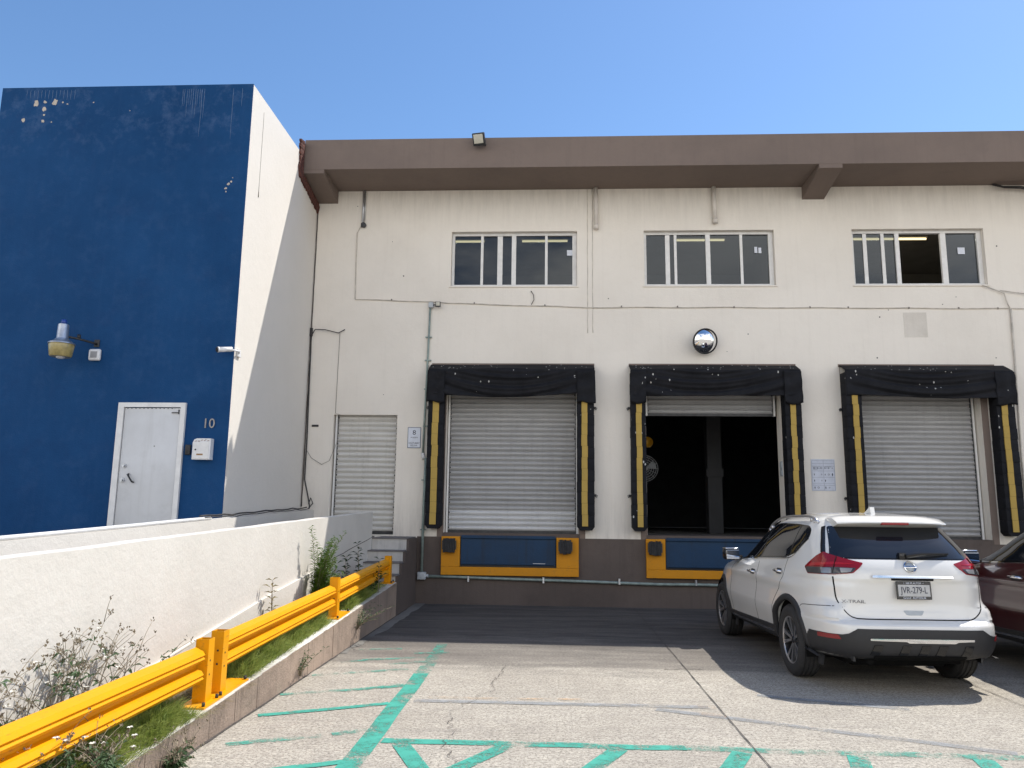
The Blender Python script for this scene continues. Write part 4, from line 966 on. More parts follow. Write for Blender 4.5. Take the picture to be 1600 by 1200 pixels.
M['alloy'] = gloss('machined_alloy', (0.58, 0.58, 0.60), 0.28, 0.5, 0.9)
M['rim_dark'] = gloss('dark_rim_paint', (0.03, 0.03, 0.033), 0.3, 0.5, 0.3)
M['lamp_red'] = gloss('red_lamp_lens', (0.26, 0.006, 0.012), 0.06, 0.6)
M['lamp_red_in'] = gloss('bright_red_lens', (0.42, 0.012, 0.02), 0.10, 0.6)
M['lamp_clear'] = gloss('clear_lamp_lens', (0.30, 0.30, 0.31), 0.08, 0.7, 0.25)
M['lamp_smoke'] = gloss('smoked_lamp_lens', (0.045, 0.042, 0.045), 0.08, 0.6)
M['gap'] = gloss('panel_gap', (0.015, 0.015, 0.016), 0.8, 0.1)
M['reflector'] = gloss('red_reflector', (0.24, 0.01, 0.014), 0.25, 0.6)
M['plate'] = gloss('plate_face', (0.50, 0.50, 0.49), 0.4, 0.4)
M['under'] = gloss('black_underside', (0.008, 0.008, 0.008), 0.9, 0.1)

#        z     rear   front  halfw  nr   nf
SL = [(.300, .46, 4.28, .74, 5.0, 4.0),
      (.312, .24, 4.40, .82, 5.5, 4.0),
      (.345, .085, 4.52, .868, 6.0, 3.8),
      (.40, .030, 4.59, .890, 6.2, 3.6),
      (.47, .008, 4.63, .900, 6.4, 3.5),
      (.55, .0, 4.64, .908, 6.4, 3.5),
      (.62, .004, 4.635, .910, 6.4, 3.5),
      (.652, .018, 4.63, .910, 6.4, 3.5),
      (.672, .062, 4.62, .909, 6.0, 3.5),
      (.692, .098, 4.61, .907, 5.6, 3.5),
      (.76, .112, 4.60, .905, 5.4, 3.4),
      (.86, .108, 4.57, .906, 5.3, 3.2),
      (.93, .104, 4.52, .903, 5.2, 3.0),
      (.98, .102, 4.42, .896, 5.2, 2.8),
      (1.02, .104, 4.22, .888, 5.1, 2.7),
      (1.055, .106, 3.93, .880, 5.1, 2.7),
      (1.085, .110, 3.62, .872, 5.0, 2.8),
      (1.12, .118, 3.40, .860, 5.0, 3.0),
      (1.18, .142, 3.26, .836, 5.0, 3.0),
      (1.25, .190, 3.10, .806, 5.0, 3.0),
      (1.34, .275, 2.92, .772, 5.0, 3.0),
      (1.43, .375, 2.73, .728, 5.0, 3.0),
      (1.51, .470, 2.52, .684, 5.0, 3.0),
      (1.565, .530, 2.36, .648, 4.6, 3.0),
      (1.605, .575, 2.20, .608, 4.2, 2.9),
      (1.640, .650, 2.02, .550, 3.8, 2.8),
      (1.665, .780, 1.85, .470, 3.4, 2.6),
      (1.682, .960, 1.66, .330, 3.0, 2.5),
      (1.690, 1.15, 1.48, .160, 2.6, 2.4)]
def catmull(rows, sub):
    out = []
    for i in range(len(rows)-1):
        p0 = rows[max(i-1, 0)]; p1 = rows[i]; p2 = rows[i+1]; p3 = rows[min(i+2, len(rows)-1)]
        for k in range(sub):
            t = k/sub
            out.append(tuple(.5*((2*b)+(-a+c)*t+(2*a-5*b+4*c-d)*t*t+(-a+3*b-3*c+d)*t**3) for a, b, c, d in zip(p0, p1, p2, p3)))
    out.append(rows[-1]); return out
def ring(yr, yf, w, nr, nf, n=176, dense=720):
    ym = yr+(yf-yr)*.5; ar = ym-yr; af = yf-ym; P_ = []
    for k in range(dense):
        a = 2*math.pi*k/dense-math.pi/2; c, s = math.cos(a), math.sin(a); nn = nr if s < 0 else nf
        x = w*math.copysign(abs(c)**(2/nn), c)
        y = ym+(ar if s < 0 else af)*math.copysign(abs(s)**(2/nn), s); P_.append((x, y))
    L = [0]
    for i in range(dense): a, b = P_[i], P_[(i+1) % dense]; L.append(L[-1]+math.hypot(b[0]-a[0], b[1]-a[1]))
    out = []; j = 0
    for k in range(n):
        d = L[-1]*k/n
        while L[j+1] < d: j += 1
        t = (d-L[j])/max(1e-9, L[j+1]-L[j]); a, b = P_[j], P_[(j+1) % dense]; out.append((lerp(a[0], b[0], t), lerp(a[1], b[1], t)))
    return out
def body_rings():
    rows = catmull(SL, 3); R_ = []
    for z, yr, yf, w, nr, nf in rows: R_.append([Vector((x, y, z)) for x, y in ring(yr, yf, w, nr, nf)])
    # shoulder crease and door hollow on the flanks
    for rg in R_:
        for v in rg:
            if abs(v.x) > .6 and .5 < v.y < 4.0 and .35 < v.z < 1.1:
                e = min(1, (v.y-.5)/.5)*min(1, (4.0-v.y)/.5)
                d = -.022*math.exp(-((v.z-.66)/.13)**2)+.012*math.exp(-((v.z-.93)/.05)**2)
                # haunches over the wheels
                v.x += math.copysign(d*e, v.x)
            if abs(v.x) < .62 and v.y < .5 and .72 < v.z < 1.06:      # hollow for the number plate
                ex = max(0, 1-(abs(v.x)/.56)**6); ez = max(0, 1-((v.z-.90)/.15)**4)
                v.y += .028*ex*ez
            if abs(v.x) > .56 and v.y < .75 and .64 < v.z < .90:      # bumper shoulder rising to the corners
                f = lambda t: max(0, min(1, t))**2*(3-2*max(0, min(1, t)))
                k = f((abs(v.x)-.58)/.14)*f((v.z-.655)/.04)*(1-f((v.z-.755)/.10))*f((.75-v.y)/.3)
                v.y -= .085*k; v.x += math.copysign(.022*k, v.x)
    return R_
def loft(R_, cap0=True, cap1=True):
    m = MB(); V = [[m.bm.verts.new(p) for p in r] for r in R_]; n = len(R_[0])
    for i in range(len(V)-1):
        for k in range(n):
            f = m.bm.faces.new((V[i][k], V[i][(k+1) % n], V[i+1][(k+1) % n], V[i+1][k])); f.smooth = True
    if cap0: m.bm.faces.new(V[0][::-1])
    if cap1: f = m.bm.faces.new(V[-1]); f.smooth = True
    return m
WHEELS = (.98, 3.685)
RINGS = body_rings()
_b = loft(RINGS); bmesh.ops.triangulate(_b.bm, faces=_b.bm.faces[:]); bmesh.ops.recalc_face_normals(_b.bm, faces=_b.bm.faces[:]); _b.bm.normal_update(); BVH = BVHTree.FromBMesh(_b.bm); _b.bm.free()
def hit(o, d):
    h = BVH.ray_cast(Vector(o), Vector(d).normalized())
    if h[0] is None: return None, None
    return h[0], (h[1] if h[1].dot(Vector(d)) < 0 else -h[1])
def proj_side(side):
    def f(p):          # p = (y, z)
        h, n = hit((side*3, p[0], p[1]), (-side, 0, 0)); return (h, n) if h else (Vector((side*.6, p[0], p[1])), Vector((side, 0, 0)))
    return f
def proj_rear(p):      # p = (x, z)
    h, n = hit((p[0], -3, p[1]), (0, 1, 0)); return (h, n) if h else (Vector((p[0], .3, p[1])), Vector((0, -1, 0)))
def proj_corner(side):
    """p = (s, z): s = metres round the rear corner, 0 at the car's middle"""
    def f(p):
        a = p[0]/1.1; d = Vector((side*math.sin(a), -math.cos(a), 0)); c = Vector((side*.25*math.sin(min(a, 1.5)), 1.15, p[1]))
        h, n = hit(c+d*4, -d); return (h, n) if h else (c+d*.9, d)
    return f
def patch(poly, proj, off=.003, th=.010, cell=.04, rnd=0.0):
    """flat outline laid on the body as a thin raised panel following it"""
    if rnd: poly = round_poly(poly, rnd)
    bm = bmesh.new(); vs = [bm.verts.new((p[0], p[1], 0)) for p in poly]; bm.faces.new(vs)
    xs = [p[0] for p in poly]; ys = [p[1] for p in poly]
    for ax, lo, hi in ((0, min(xs), max(xs)), (1, min(ys), max(ys))):
        k = math.floor(lo/cell)+1
        while k*cell < hi:
            co_ = Vector((k*cell, 0, 0)) if ax == 0 else Vector((0, k*cell, 0)); no = Vector((1, 0, 0)) if ax == 0 else Vector((0, 1, 0))
            bmesh.ops.bisect_plane(bm, geom=bm.verts[:]+bm.edges[:]+bm.faces[:], plane_co=co_, plane_no=no); k += 1
    bmesh.ops.triangulate(bm, faces=[f for f in bm.faces if len(f.verts) > 4])
    nm = {}
    for v in bm.verts:
        h, n = proj((v.co.x, v.co.y)); nm[v] = n; v.co = h+n*off
    bmesh.ops.recalc_face_normals(bm, faces=bm.faces[:])
    s = sum(f.normal.dot(nm[f.verts[0]]) for f in bm.faces)
    if s < 0: bmesh.ops.reverse_faces(bm, faces=bm.faces[:])
    bd = [e for e in bm.edges if len(e.link_faces) == 1]
    r = bmesh.ops.extrude_edge_only(bm, edges=bd); nv = [g for g in r['geom'] if isinstance(g, bmesh.types.BMVert)]
    for v in nv:
        src = min((w for e in v.link_edges for w in (e.other_vert(v),) if w in nm), key=lambda w: (w.co-v.co).length); v.co = v.co-nm[src]*th
    for f in bm.faces: f.smooth = True
    me = bpy.data.meshes.new('patch'); bm.to_mesh(me); bm.free()
    try: me.set_sharp_from_angle(angle=R(40))
    except Exception: pass
    return me
def round_poly(poly, r, k=4):
    out = []; n = len(poly)
    for i in range(n):
        a, b, c = Vector(poly[i-1]), Vector(poly[i]), Vector(poly[(i+1) % n])
        d1 = (a-b); d2 = (c-b); q = min(r, d1.length*.45, d2.length*.45); p1 = b+d1.normalized()*q; p2 = b+d2.normalized()*q
        for j in range(k+1):
            t = j/k; out.append(tuple((p1*(1-t)**2+b*2*t*(1-t)+p2*t*t)))
    return out
def band(pts, w):
    """outline of a ribbon of width w along 2D points"""
    L, Rr = [], []
    for i, p in enumerate(pts):
        a = Vector(pts[max(i-1, 0)]); b = Vector(pts[min(i+1, len(pts)-1)]); t = (b-a).normalized(); nrm = Vector((-t.y, t.x)); p = Vector(p)
        L.append(tuple(p+nrm*w/2)); Rr.append(tuple(p-nrm*w/2))
    return L+Rr[::-1]
def curve2(pts, k=5):
    rows = [tuple(p) for p in pts]; return catmull(rows, k)
def mp_(me, name, mat, parent): return link(name, me, mat, parent)

def make_car(name, label, cat, paint, loc, yawd, plate=True):
    car = thing(name, label, cat, loc, R(yawd))
    # body with wheel openings cut out
    bm = loft(RINGS).bm; bmesh.ops.recalc_face_normals(bm, faces=bm.faces[:])
    me = bpy.data.meshes.new('body'); bm.to_mesh(me); bm.free()
    tmp = link('body', me, M[paint]); cut = MB()
    for wy in WHEELS:
        for s in (-1, 1): cut.cyl((s*.60, wy, .365), (s*1.2, wy, .365), .415, n=48)
    cu = cut.build('cutter', M['under'])
    md = tmp.modifiers.new('b', 'BOOLEAN'); md.object = cu; md.operation = 'DIFFERENCE'; md.solver = 'EXACT'
    dg = bpy.context.evaluated_depsgraph_get(); me2 = bpy.data.meshes.new_from_object(tmp.evaluated_get(dg))
    bpy.data.objects.remove(tmp); bpy.data.objects.remove(cu)
    me2.polygons.foreach_set('use_smooth', [True]*len(me2.polygons)); me2.materials.clear(); me2.materials.append(M[paint])
    try: me2.set_sharp_from_angle(angle=R(42))
    except Exception: pass
    body = link('body', me2, [], car); 
    # ---------------- glass
    WIN = [(3.13, 1.082), (2.2, 1.135), (1.20, 1.190), (.93, 1.262), (.765, 1.41), (.80, 1.50), (.90, 1.545), (1.25, 1.558), (1.70, 1.560), (2.15, 1.540), (2.50, 1.460), (2.85, 1.30)]
    for s in (-1, 1):
        pr = proj_side(s)
        mp_(patch(round_poly(WIN, .05), pr, .0015, .012), 'window_trim', M['car_gloss'], car)
        for pts, nm in (([(3.02, 1.106), (2.02, 1.160), (2.02, 1.533), (2.16, 1.520), (2.48, 1.440), (2.80, 1.29)], 'side_window'),
                        ([(1.955, 1.164), (1.21, 1.206), (1.10, 1.235), (1.10, 1.535), (1.25, 1.540), (1.70, 1.542), (1.955, 1.536)], 'side_window'),
                        ([(1.065, 1.245), (.95, 1.278), (.79, 1.41), (.82, 1.49), (.91, 1.528), (1.065, 1.534)], 'side_window')):
            mp_(patch(round_poly(pts, .02), pr, .004, .012), nm, M['car_glass'], car)
        lo = [(3.12, 1.077), (2.2, 1.129), (1.20, 1.184), (.93, 1.255), (.758, 1.41)]
        mp_(patch(band(curve2(lo, 4), .010), pr, .006, .012), 'window_moulding', M['chrome'], car)
        # door gaps
        g = [(2.00, 1.11), (2.005, .9), (2.02, .6), (2.02, .42)]
        mp_(patch(band(curve2(g), .007), pr, .0012, .006), 'panel_gap', M['gap'], car)
        g = [(1.10, 1.22), (1.11, 1.05), (1.20, .90), (1.36, .74), (1.42, .60), (1.44, .42)]
        mp_(patch(band(curve2(g), .007), pr, .0012, .006), 'panel_gap', M['gap'], car)
        g = [(3.1, 1.08), (3.13, .9), (3.12, .6), (3.10, .42)]
        mp_(patch(band(curve2(g), .007), pr, .0012, .006), 'panel_gap', M['gap'], car)
        g = [(.16, .800), (.40, .782), (.62, .765), (.68, .74)]
        mp_(patch(band(curve2(g), .006), pr, .0012, .006), 'panel_gap', M['gap'], car)
        # handles
        for y in (2.17, 1.27):
            h, n = pr((y, .975 if y > 2 else 1.045)); mm = MB()
            mm.tube([(h.x+s*.004, y+.09, h.z), (h.x+s*.035, y+.07, h.z+.004), (h.x+s*.04, y, h.z+.006), (h.x+s*.035, y-.09, h.z+.004), (h.x+s*.004, y-.11, h.z)], [.012, .016, .017, .016, .012], 8)
            hd = mm.build('door_handle', M['chrome'], car)
            mp_(patch(round_poly([(y+.08, h.z-.03), (y+.08, h.z+.03), (y-.08, h.z+.03), (y-.08, h.z-.03)], .028), pr, .0015, .004), 'handle_recess', M['car_trim'], hd)
        # cladding: arches, sill
        for wy in WHEELS:
            mm = MB(); a0, a1 = -22, 202; n = 36; rows = []
            for i in range(n+1):
                a = R(lerp(a0, a1, i/n)); row = []
                for rr, off in ((.405, -.03), (.405, .016), (.432, .020), (.458, .014), (.470, -.004)):
                    y = wy+rr*math.cos(a); z = .365+rr*math.sin(a); h, nn = pr((y, max(z, .31)))
                    row.append(mm.bm.verts.new((h.x+s*off, y, z)))
                rows.append(row)
            for i in range(n):
                for k in range(4): f = mm.bm.faces.new((rows[i][k], rows[i+1][k], rows[i+1][k+1], rows[i][k+1])); f.smooth = True
            mm.build('arch_trim', M['car_trim'], car)
        sill = [(1.36, .305), (3.28, .305), (3.28, .41), (2.2, .435), (1.36, .455)]
        sl = mp_(patch(sill, pr, .016, .03), 'sill', M['car_trim'], car)
        mp_(patch(band([(1.45, .392), (2.3, .378), (3.15, .365)], .022), pr, .021, .012), 'sill_strip', M['chrome'], sl)
        mp_(patch([(.10, .305), (.60, .305), (.60, .36), (.50, .52), (.30, .548), (.10, .548)], pr, .006, .02), 'bumper_corner', M['car_trim'], car)
        # mirrors
        mm = MB(); h, n = pr((2.98, 1.13))
        Mx = Matrix.Translation((s*.955, 2.93, 1.142)) @ Matrix.Rotation(R(-8*s), 4, 'Z')
        mm.box((-.095, -.055, -.075), (.105, .075, .075), .035, Mx, 3); sh = mm.build('mirror_shell', M['car_gloss'], car, smooth=True)
        mm = MB(); mm.box((-.085, -.04, .06), (.095, .07, .081), .010, Mx, 3); mm.build('mirror_cap', M['chrome'], sh, smooth=True)
        mm = MB(); mm.box((-.082, -.060, -.062), (.092, -.053, .05), .003, Mx); mm.build('mirror_glass', M['mirror'], sh)
        mm = MB(); mm.tube([(s*.80, 2.97, 1.105), (s*.88, 2.94, 1.085), (s*.94, 2.93, 1.085)], .024, 8); mm.build('mirror_arm', M['car_gloss'], sh)
        # roof rail
        mm = MB(); pts = []
        for i in range(21):
            t = i/20; y = lerp(.78, 2.42, t); up = .045*min(1, min(t, 1-t)*9)**.6
            hh, nn = hit((s*(.60+.02*math.sin(math.pi*t)), y, 3), (0, 0, -1)); z = hh.z if hh else 1.6
            pts.append((s*(.60+.02*math.sin(math.pi*t)), y, z+up-.002))
        mm.tube(pts, .017, 8)
        for i in (1, 2, 18, 19): mm.tube([pts[i], (pts[i][0], pts[i][1], pts[i][2]-.055)], .02, 8)
        mm.build('roof_rail', M['alloy'], car)
        # tail lamp wrapping the corner
        pc = proj_corner(s)
        out = [(.375, 1.203), (.54, 1.245), (.72, 1.295), (.80, 1.255), (.965, 1.140), (.90, 1.075), (.60, 1.088), (.455, 1.108), (.40, 1.165)]
        lamp = mp_(patch(round_poly(out, .012), pc, .006, .02, .025), 'tail_lamp', M['lamp_red'], car)
        mp_(patch(round_poly([(.43, 1.156), (.57, 1.156), (.945, 1.136), (.892, 1.080), (.60, 1.093), (.462, 1.113)], .01), pc, .011, .012, .025), 'reversing_lens', M['lamp_smoke'], lamp)
        mp_(patch(round_poly([(.455, 1.150), (.555, 1.150), (.545, 1.108), (.475, 1.116)], .008), pc, .014, .010, .02), 'clear_lens', M['lamp_clear'], lamp)
        mp_(patch(round_poly([(.625, 1.146), (.725, 1.142), (.715, 1.095), (.625, 1.100)], .008), pc, .014, .010, .02), 'clear_lens', M['lamp_clear'], lamp)
        mp_(patch(round_poly([(.44, 1.192), (.60, 1.180), (.90, 1.148), (.86, 1.178), (.60, 1.205)], .006), pc, .010, .010, .02), 'lamp_bar', M['lamp_red_in'], lamp)
        mp_(patch(band([(.585, 1.252), (.60, 1.18), (.612, 1.10)], .006), pc, .013, .012, .02), 'lamp_gap', M['gap'], lamp)
        # dark pillar trim beside the rear glass
        mp_(patch([(.69, 1.262), (.755, 1.287), (.79, 1.42), (.835, 1.535), (.775, 1.548), (.73, 1.42)], pc, .004, .012, .03), 'pillar_trim', M['car_gloss'], car)
        # bumper reflector and sensor
        mp_(patch(round_poly([(.555, .508), (.76, .503), (.755, .545), (.575, .548)], .01), pc, .010, .016, .03), 'reflector', M['reflector'], car)
        h, n = proj_rear((s*.60, .60)); mm = MB(); mm.cyl(h-n*.005, h+n*.003, .014, n=16); mm.build('parking_sensor', M[paint], car)
        # headlamp far side
        hl = [(4.42, .80), (4.20, .88), (3.98, .97), (4.08, .985), (4.35, .95), (4.48, .90)]
        mp_(patch(hl, pr, .004, .02), 'headlamp', M['lamp_clear'], car)
    # rear glass, with black surround
    for pts, nm, mt, of in (([(-.685, 1.238), (.685, 1.238), (.68, 1.262), (.58, 1.548), (-.58, 1.548), (-.68, 1.262)], 'window_surround', 'car_gloss', .0015), ([(-.675, 1.248), (.675, 1.248), (.668, 1.27), (.568, 1.542), (-.568, 1.542), (-.668, 1.27)], 'rear_window', 'car_glass', .005)):
        mp_(patch(round_poly(pts, .03), proj_rear, of, .012, .05), nm, M[mt], car)
    ws = [(-.70, 1.10), (.70, 1.10), (.60, 1.52), (-.60, 1.52)]
    def proj_front(p):
        h, n = hit((p[0], 9, p[1]), (0, -1, 0)); return (h, n) if h else (Vector((p[0], 2.5, p[1])), Vector((0, 1, 0)))
    mp_(patch(round_poly(ws, .04), proj_front, .004, .012, .05), 'windscreen', M['car_glass'], car)
    mp_(patch(round_poly([(-.45, .62), (.45, .62), (.62, .86), (-.62, .86)], .04), proj_front, .008, .02, .05), 'grille', M['car_gloss'], car)
    mp_(patch(round_poly([(-.8, .33), (.8, .33), (.7, .44), (-.7, .44)], .04), proj_front, .008, .02, .05), 'front_skirt', M['car_trim'], car)
    # spoiler
    mm = MB(); rows = []
    for i in range(33):
        u = i/32*2-1; x = .548*u; e = abs(u)**4
        h, n = hit((x*.97, -3, 1.545), (0, 1, 0)); yb = h.y if h else .55
        tip = (x, .375+.075*e, 1.597-.012*e); und = (x, .40+.075*e, 1.568-.010*e)
        ht, nt_ = hit((x*.93, .80, 3), (0, 0, -1)); top = (x*.985, .72, (ht.z if ht else 1.62)+.004)
        mid = (x, .50+.06*e, lerp(tip[2], top[2], .55)+.012); rows.append([(x*.97, yb+.02, 1.535), und, (tip[0], tip[1]-.004, tip[2]-.012), tip, mid, top, (x*.98, .78, top[2]-.02)])
    V = [[mm.bm.verts.new(p) for p in r] for r in rows]
    for i in range(32):
        for k in range(6): f = mm.bm.faces.new((V[i][k], V[i+1][k], V[i+1][k+1], V[i][k+1])); f.smooth = True
    mm.bm.faces.new(V[0]); mm.bm.faces.new(V[-1][::-1])
    sp = mm.build('spoiler', M[paint], car, smooth=True)
    mm = MB(); mm.box((-.135, .362, 1.566), (.135, .42, 1.592), .006); mm.build('brake_lamp', M['lamp_red'], sp, smooth=True)
    # shark fin
    mm = MB(); hh, nn = hit((0, .95, 3), (0, 0, -1)); z = hh.z
    mm.prism([(.84, z-.01), (1.04, z-.01), (.93, z+.035), (.875, z+.068), (.855, z+.066)], 0, -.022, .022); mm.build('aerial_fin', M[paint], car, smooth=True)
    # tailgate gap
    for s in (-1, 1):
        g = [(s*.0, .690), (s*.45, .690), (s*.56, .698), (s*.62, .735), (s*.665, .80), (s*.69, .88), (s*.70, 1.07)]
        mp_(patch(band(curve2(g, 6), .010), proj_rear, .0015, .008), 'tailgate_gap', M['gap'], car)
    # plate, chrome strip, badge
    mp_(patch(round_poly([(-.385, 1.070), (.385, 1.070), (.375, 1.092), (-.375, 1.092)], .01), proj_rear, .028, .04), 'tailgate_strip', M['chrome'], car)
    mp_(patch([(-.20, 1.050), (.20, 1.050), (.20, 1.068), (-.20, 1.068)], proj_rear, .006, .012), 'light_recess', M['gap'], car)
    pm = Matrix.Translation((0, .085, .960)) @ Matrix.Rotation(R(90), 4, 'X') @ Matrix.Rotation(R(-4), 4, 'X')
    if plate:
        mm = MB(); mm.box((-.165, -.083, -.012), (.165, .083, .0), .004, pm); pf = mm.build('plate_frame', M['car_gloss'], car)
        mm = MB(); mm.box((-.150, -.055, .0005), (.150, .052, .003), .001, pm); mm.build('number_plate', M['plate'], pf)
        mm = MB(); mm.mesh(text_mesh('JVR-279-L', .085, .0008, .72), pm @ Matrix.Translation((0, .0, .0045))); mm.build('plate_number', M['ink'], pf, recalc=False)
        mm = MB(); mm.mesh(text_mesh('\u2022  600 M AUTOS  \u2022', .024, .0006, 1.0), pm @ Matrix.Translation((0, .066, .0012))); mm.mesh(text_mesh('Grand  AUTOSUR', .028, .0006, 1.0), pm @ Matrix.Translation((0, -.069, .0012))); mm.build('frame_lettering', M['sign_white'], pf, recalc=False)
        h, n = proj_rear((0, 1.172)); bmx = Matrix.Translation(h+n*.004) @ n.to_track_quat('Z', 'Y').to_matrix().to_4x4()
        mm = MB(); mm.lathe([(.046, 0), (.058, .0), (.058, .006), (.052, .010), (.046, .006), (.046, 0)], bmx, 40); mm.box((-.063, -.011, .002), (.063, .011, .010), .003, bmx); em = mm.build('emblem', M['chrome'], car, smooth=True)
        mm = MB(); mm.mesh(text_mesh('NISSAN', .022, .0006, 1.15), bmx @ Matrix.Translation((0, 0, .0108))); mm.build('emblem_lettering', M['ink'], em, recalc=False)
        mm = MB(); mm.lathe([(0, .0012), (.046, .0012), (.046, 0)], bmx, 32); mm.build('emblem_disc', M['box_grey'], em)
        h, n = proj_rear((-.555, .845)); tm = Matrix.Translation(h+n*.003) @ n.to_track_quat('Z', 'Y').to_matrix().to_4x4()
        mm = MB(); mm.mesh(text_mesh('X-TRAIL', .042, .002, 1.45), tm); mm.build('model_lettering', M['lamp_clear'], car, recalc=False)
    mp_(patch(round_poly([(-.10, .770), (.10, .770), (.07, .728), (-.07, .728)], .015), proj_rear, .003, .008), 'handle_recess', M['box_grey'], car)
    # wiper
    h1, _ = proj_rear((-.02, 1.275)); h2, _ = proj_rear((.42, 1.300)); mm = MB()
    mm.box((-.06, -.05, -.03), (.02, .01, .03), .012, Matrix.Translation(h1)); mm.tube([(h1.x, h1.y-.045, h1.z), (h1.x+.15, h1.y-.045, h1.z+.022), (h2.x, h2.y-.03, h2.z)], [.026, .020, .008], 8); mm.tube([(h1.x+.02, h1.y-.02, h1.z-.012), (h2.x, h2.y-.015, h2.z-.012)], .009, 6)
    mm.build('wiper', M['car_gloss'], car, smooth=True)
    # lower bumper
    lo = [(-.87, .318), (.87, .318), (.87, .545), (.70, .552), (.655, .565), (.58, .612), (-.58, .612), (-.655, .565), (-.70, .552), (-.87, .545)]
    lb = mp_(patch(lo, proj_rear, .008, .03), 'lower_bumper', M['car_trim'], car)
    st = [(-.48, .512), (-.15, .506), (-.13, .494), (.30, .494), (.33, .506), (.48, .512), (.48, .530), (-.48, .530)]
    mp_(patch(round_poly(st, .008), proj_rear, .020, .02), 'bumper_strip', M['chrome'], lb)
    for xx in (-.42, -.16, .02, .18, .42):
        mp_(patch([(xx-.05, .38), (xx+.03, .38), (xx+.06, .47), (xx-.02, .47)], proj_rear, .014, .012), 'bumper_fin', M['car_gloss'], lb)
    mp_(patch(round_poly([(-.40, .322), (.40, .322), (.44, .375), (-.44, .375)], .03), proj_rear, .016, .02), 'skid_plate', M['under'], lb)
    # floor and exhaust, mudflaps
    mm = MB(); mm.box((-.56, .40, .24), (.56, 4.2, .32)); mm.box((-.45, .5, .20), (.45, 1.6, .24)); mm.tube([(-.42, .16, .30), (-.42, .5, .29), (-.40, .9, .27)], .032, 10); mm.build('underbody', M['under'], car)
    for wy in WHEELS:
        for s in (-1, 1):
            mm = MB(); n = 24
            A = []
            for i in range(n+1):
                a = R(lerp(-15, 195, i/n)); A.append([mm.bm.verts.new((s*x, wy+.412*math.cos(a), .365+.412*math.sin(a))) for x in (.58, .87)])
            for i in range(n): mm.bm.faces.new((A[i][0], A[i+1][0], A[i+1][1], A[i][1]))
            mm.build('arch_liner', M['under'], car)
            # wheel
            Mw = Matrix.Translation((s*.79, wy, .362)) @ Matrix.Rotation(R(90*s), 4, 'Y')
            mm = MB(); w2 = .112
            prof = [(.235, -w2*.85), (.262, -w2), (.318, -w2), (.345, -w2*.88), (.358, -w2*.66)]
            for g_ in (-.5, -.17, .17, .5):
                c0 = g_*w2*1.15; prof += [(.362, c0-.011), (.353, c0-.005), (.353, c0+.005), (.362, c0+.011)]
            prof += [(.358, w2*.66), (.345, w2*.88), (.318, w2), (.262, w2), (.235, w2*.85)]
            mm.lathe(prof, Mw, 64); wh_ = mm.build('wheel', M['tyre'], car, smooth=True)
            mm = MB(); mm.lathe([(.236, -.09), (.236, .07), (.244, .092), (.232, .098), (.226, .085), (.222, .03), (.10, .0), (0, .0)], Mw, 48); rim = mm.build('rim', M['rim_dark'], wh_, smooth=True)
            mm = MB()
            for k in range(5):
                for dd in (-.26, .26):
                    a = 2*math.pi*k/5+.3; b = a+dd
                    p0 = Vector((.035*math.cos(a+dd*.3), .035*math.sin(a+dd*.3), .066)); p1 = Vector((.228*math.cos(b), .228*math.sin(b), .090)); d = (p1-p0).normalized(); q = d.cross(Vector((0, 0, 1)))
                    wa, wb = .010, .020
                    vs = [p0+q*wa, p0-q*wa, p1-q*wb, p1+q*wb]; lo_ = [v+Vector((0, 0, -.03)) for v in vs]
                    T = [mm.bm.verts.new(Mw @ v) for v in vs]; B = [mm.bm.verts.new(Mw @ v) for v in lo_]
                    mm.bm.faces.new(T)
                    for i in range(4): mm.bm.faces.new((T[i], B[i], B[(i+1) % 4], T[(i+1) % 4]))
            mm.lathe([(.222, .088), (.232, .100), (.240, .096)], Mw, 48); mm.build('spoke', M['alloy'], rim)
            mm = MB(); mm.lathe([(0, .076), (.03, .074), (.038, .062), (.038, .03)], Mw, 20); mm.build('hub_cap', M['rim_dark'], rim, smooth=True)
    return car
make_car('parked_car', 'white crossover parked with its rear to the camera and dark tail glass', 'car', 'car_white', (3.44, 7.62, 0), 2.5)
make_car('parked_car', 'dark red car at the right edge, parked beside the white crossover', 'car', 'car_red', (6.04, 6.60, 0), 2.0, plate=False).scale = (1.04, 1.04, 1.04)
# ------------------------------------------------------------------ plants
def bez(p0, p1, p2, n):
    return [Vector(p0)*(1-t)**2+Vector(p1)*2*t*(1-t)+Vector(p2)*t*t for t in [i/n for i in range(n+1)]]
def leaf(m, base, d, L, w, droop=.3):
    d = d.normalized(); side = d.cross(Vector((0, 0, 1)))
    if side.length < .1: side = Vector((1, 0, 0))
    side.normalize(); side = (side+Vector((0, 0, random.uniform(-.5, .5)))).normalized()
    mid = base+d*L*.5; tip = base+d*L+Vector((0, 0, -droop*L))
    up = side.cross(d)*w*.25
    a = [m.bm.verts.new(p) for p in (base, mid+side*w/2+up, tip, mid-side*w/2+up, mid-up*.3)]
    m.bm.faces.new((a[0], a[1], a[4])); m.bm.faces.new((a[1], a[2], a[4])); m.bm.faces.new((a[2], a[3], a[4])); m.bm.faces.new((a[3], a[0], a[4]))
def blade(m, p, h, lean, w):
    a = random.uniform(0, 6.283); s = Vector((math.cos(a), math.sin(a), 0))*w; p = Vector(p)
    q = p+lean*.45+Vector((0, 0, h*.6)); t = p+lean+Vector((0, 0, h*.86))
    v = [m.bm.verts.new(x) for x in (p-s, p+s, q+s*.7, q-s*.7, t)]
    m.bm.faces.new(v[:4]); m.bm.faces.new((v[3], v[2], v[4]))
rng = random.Random(21)
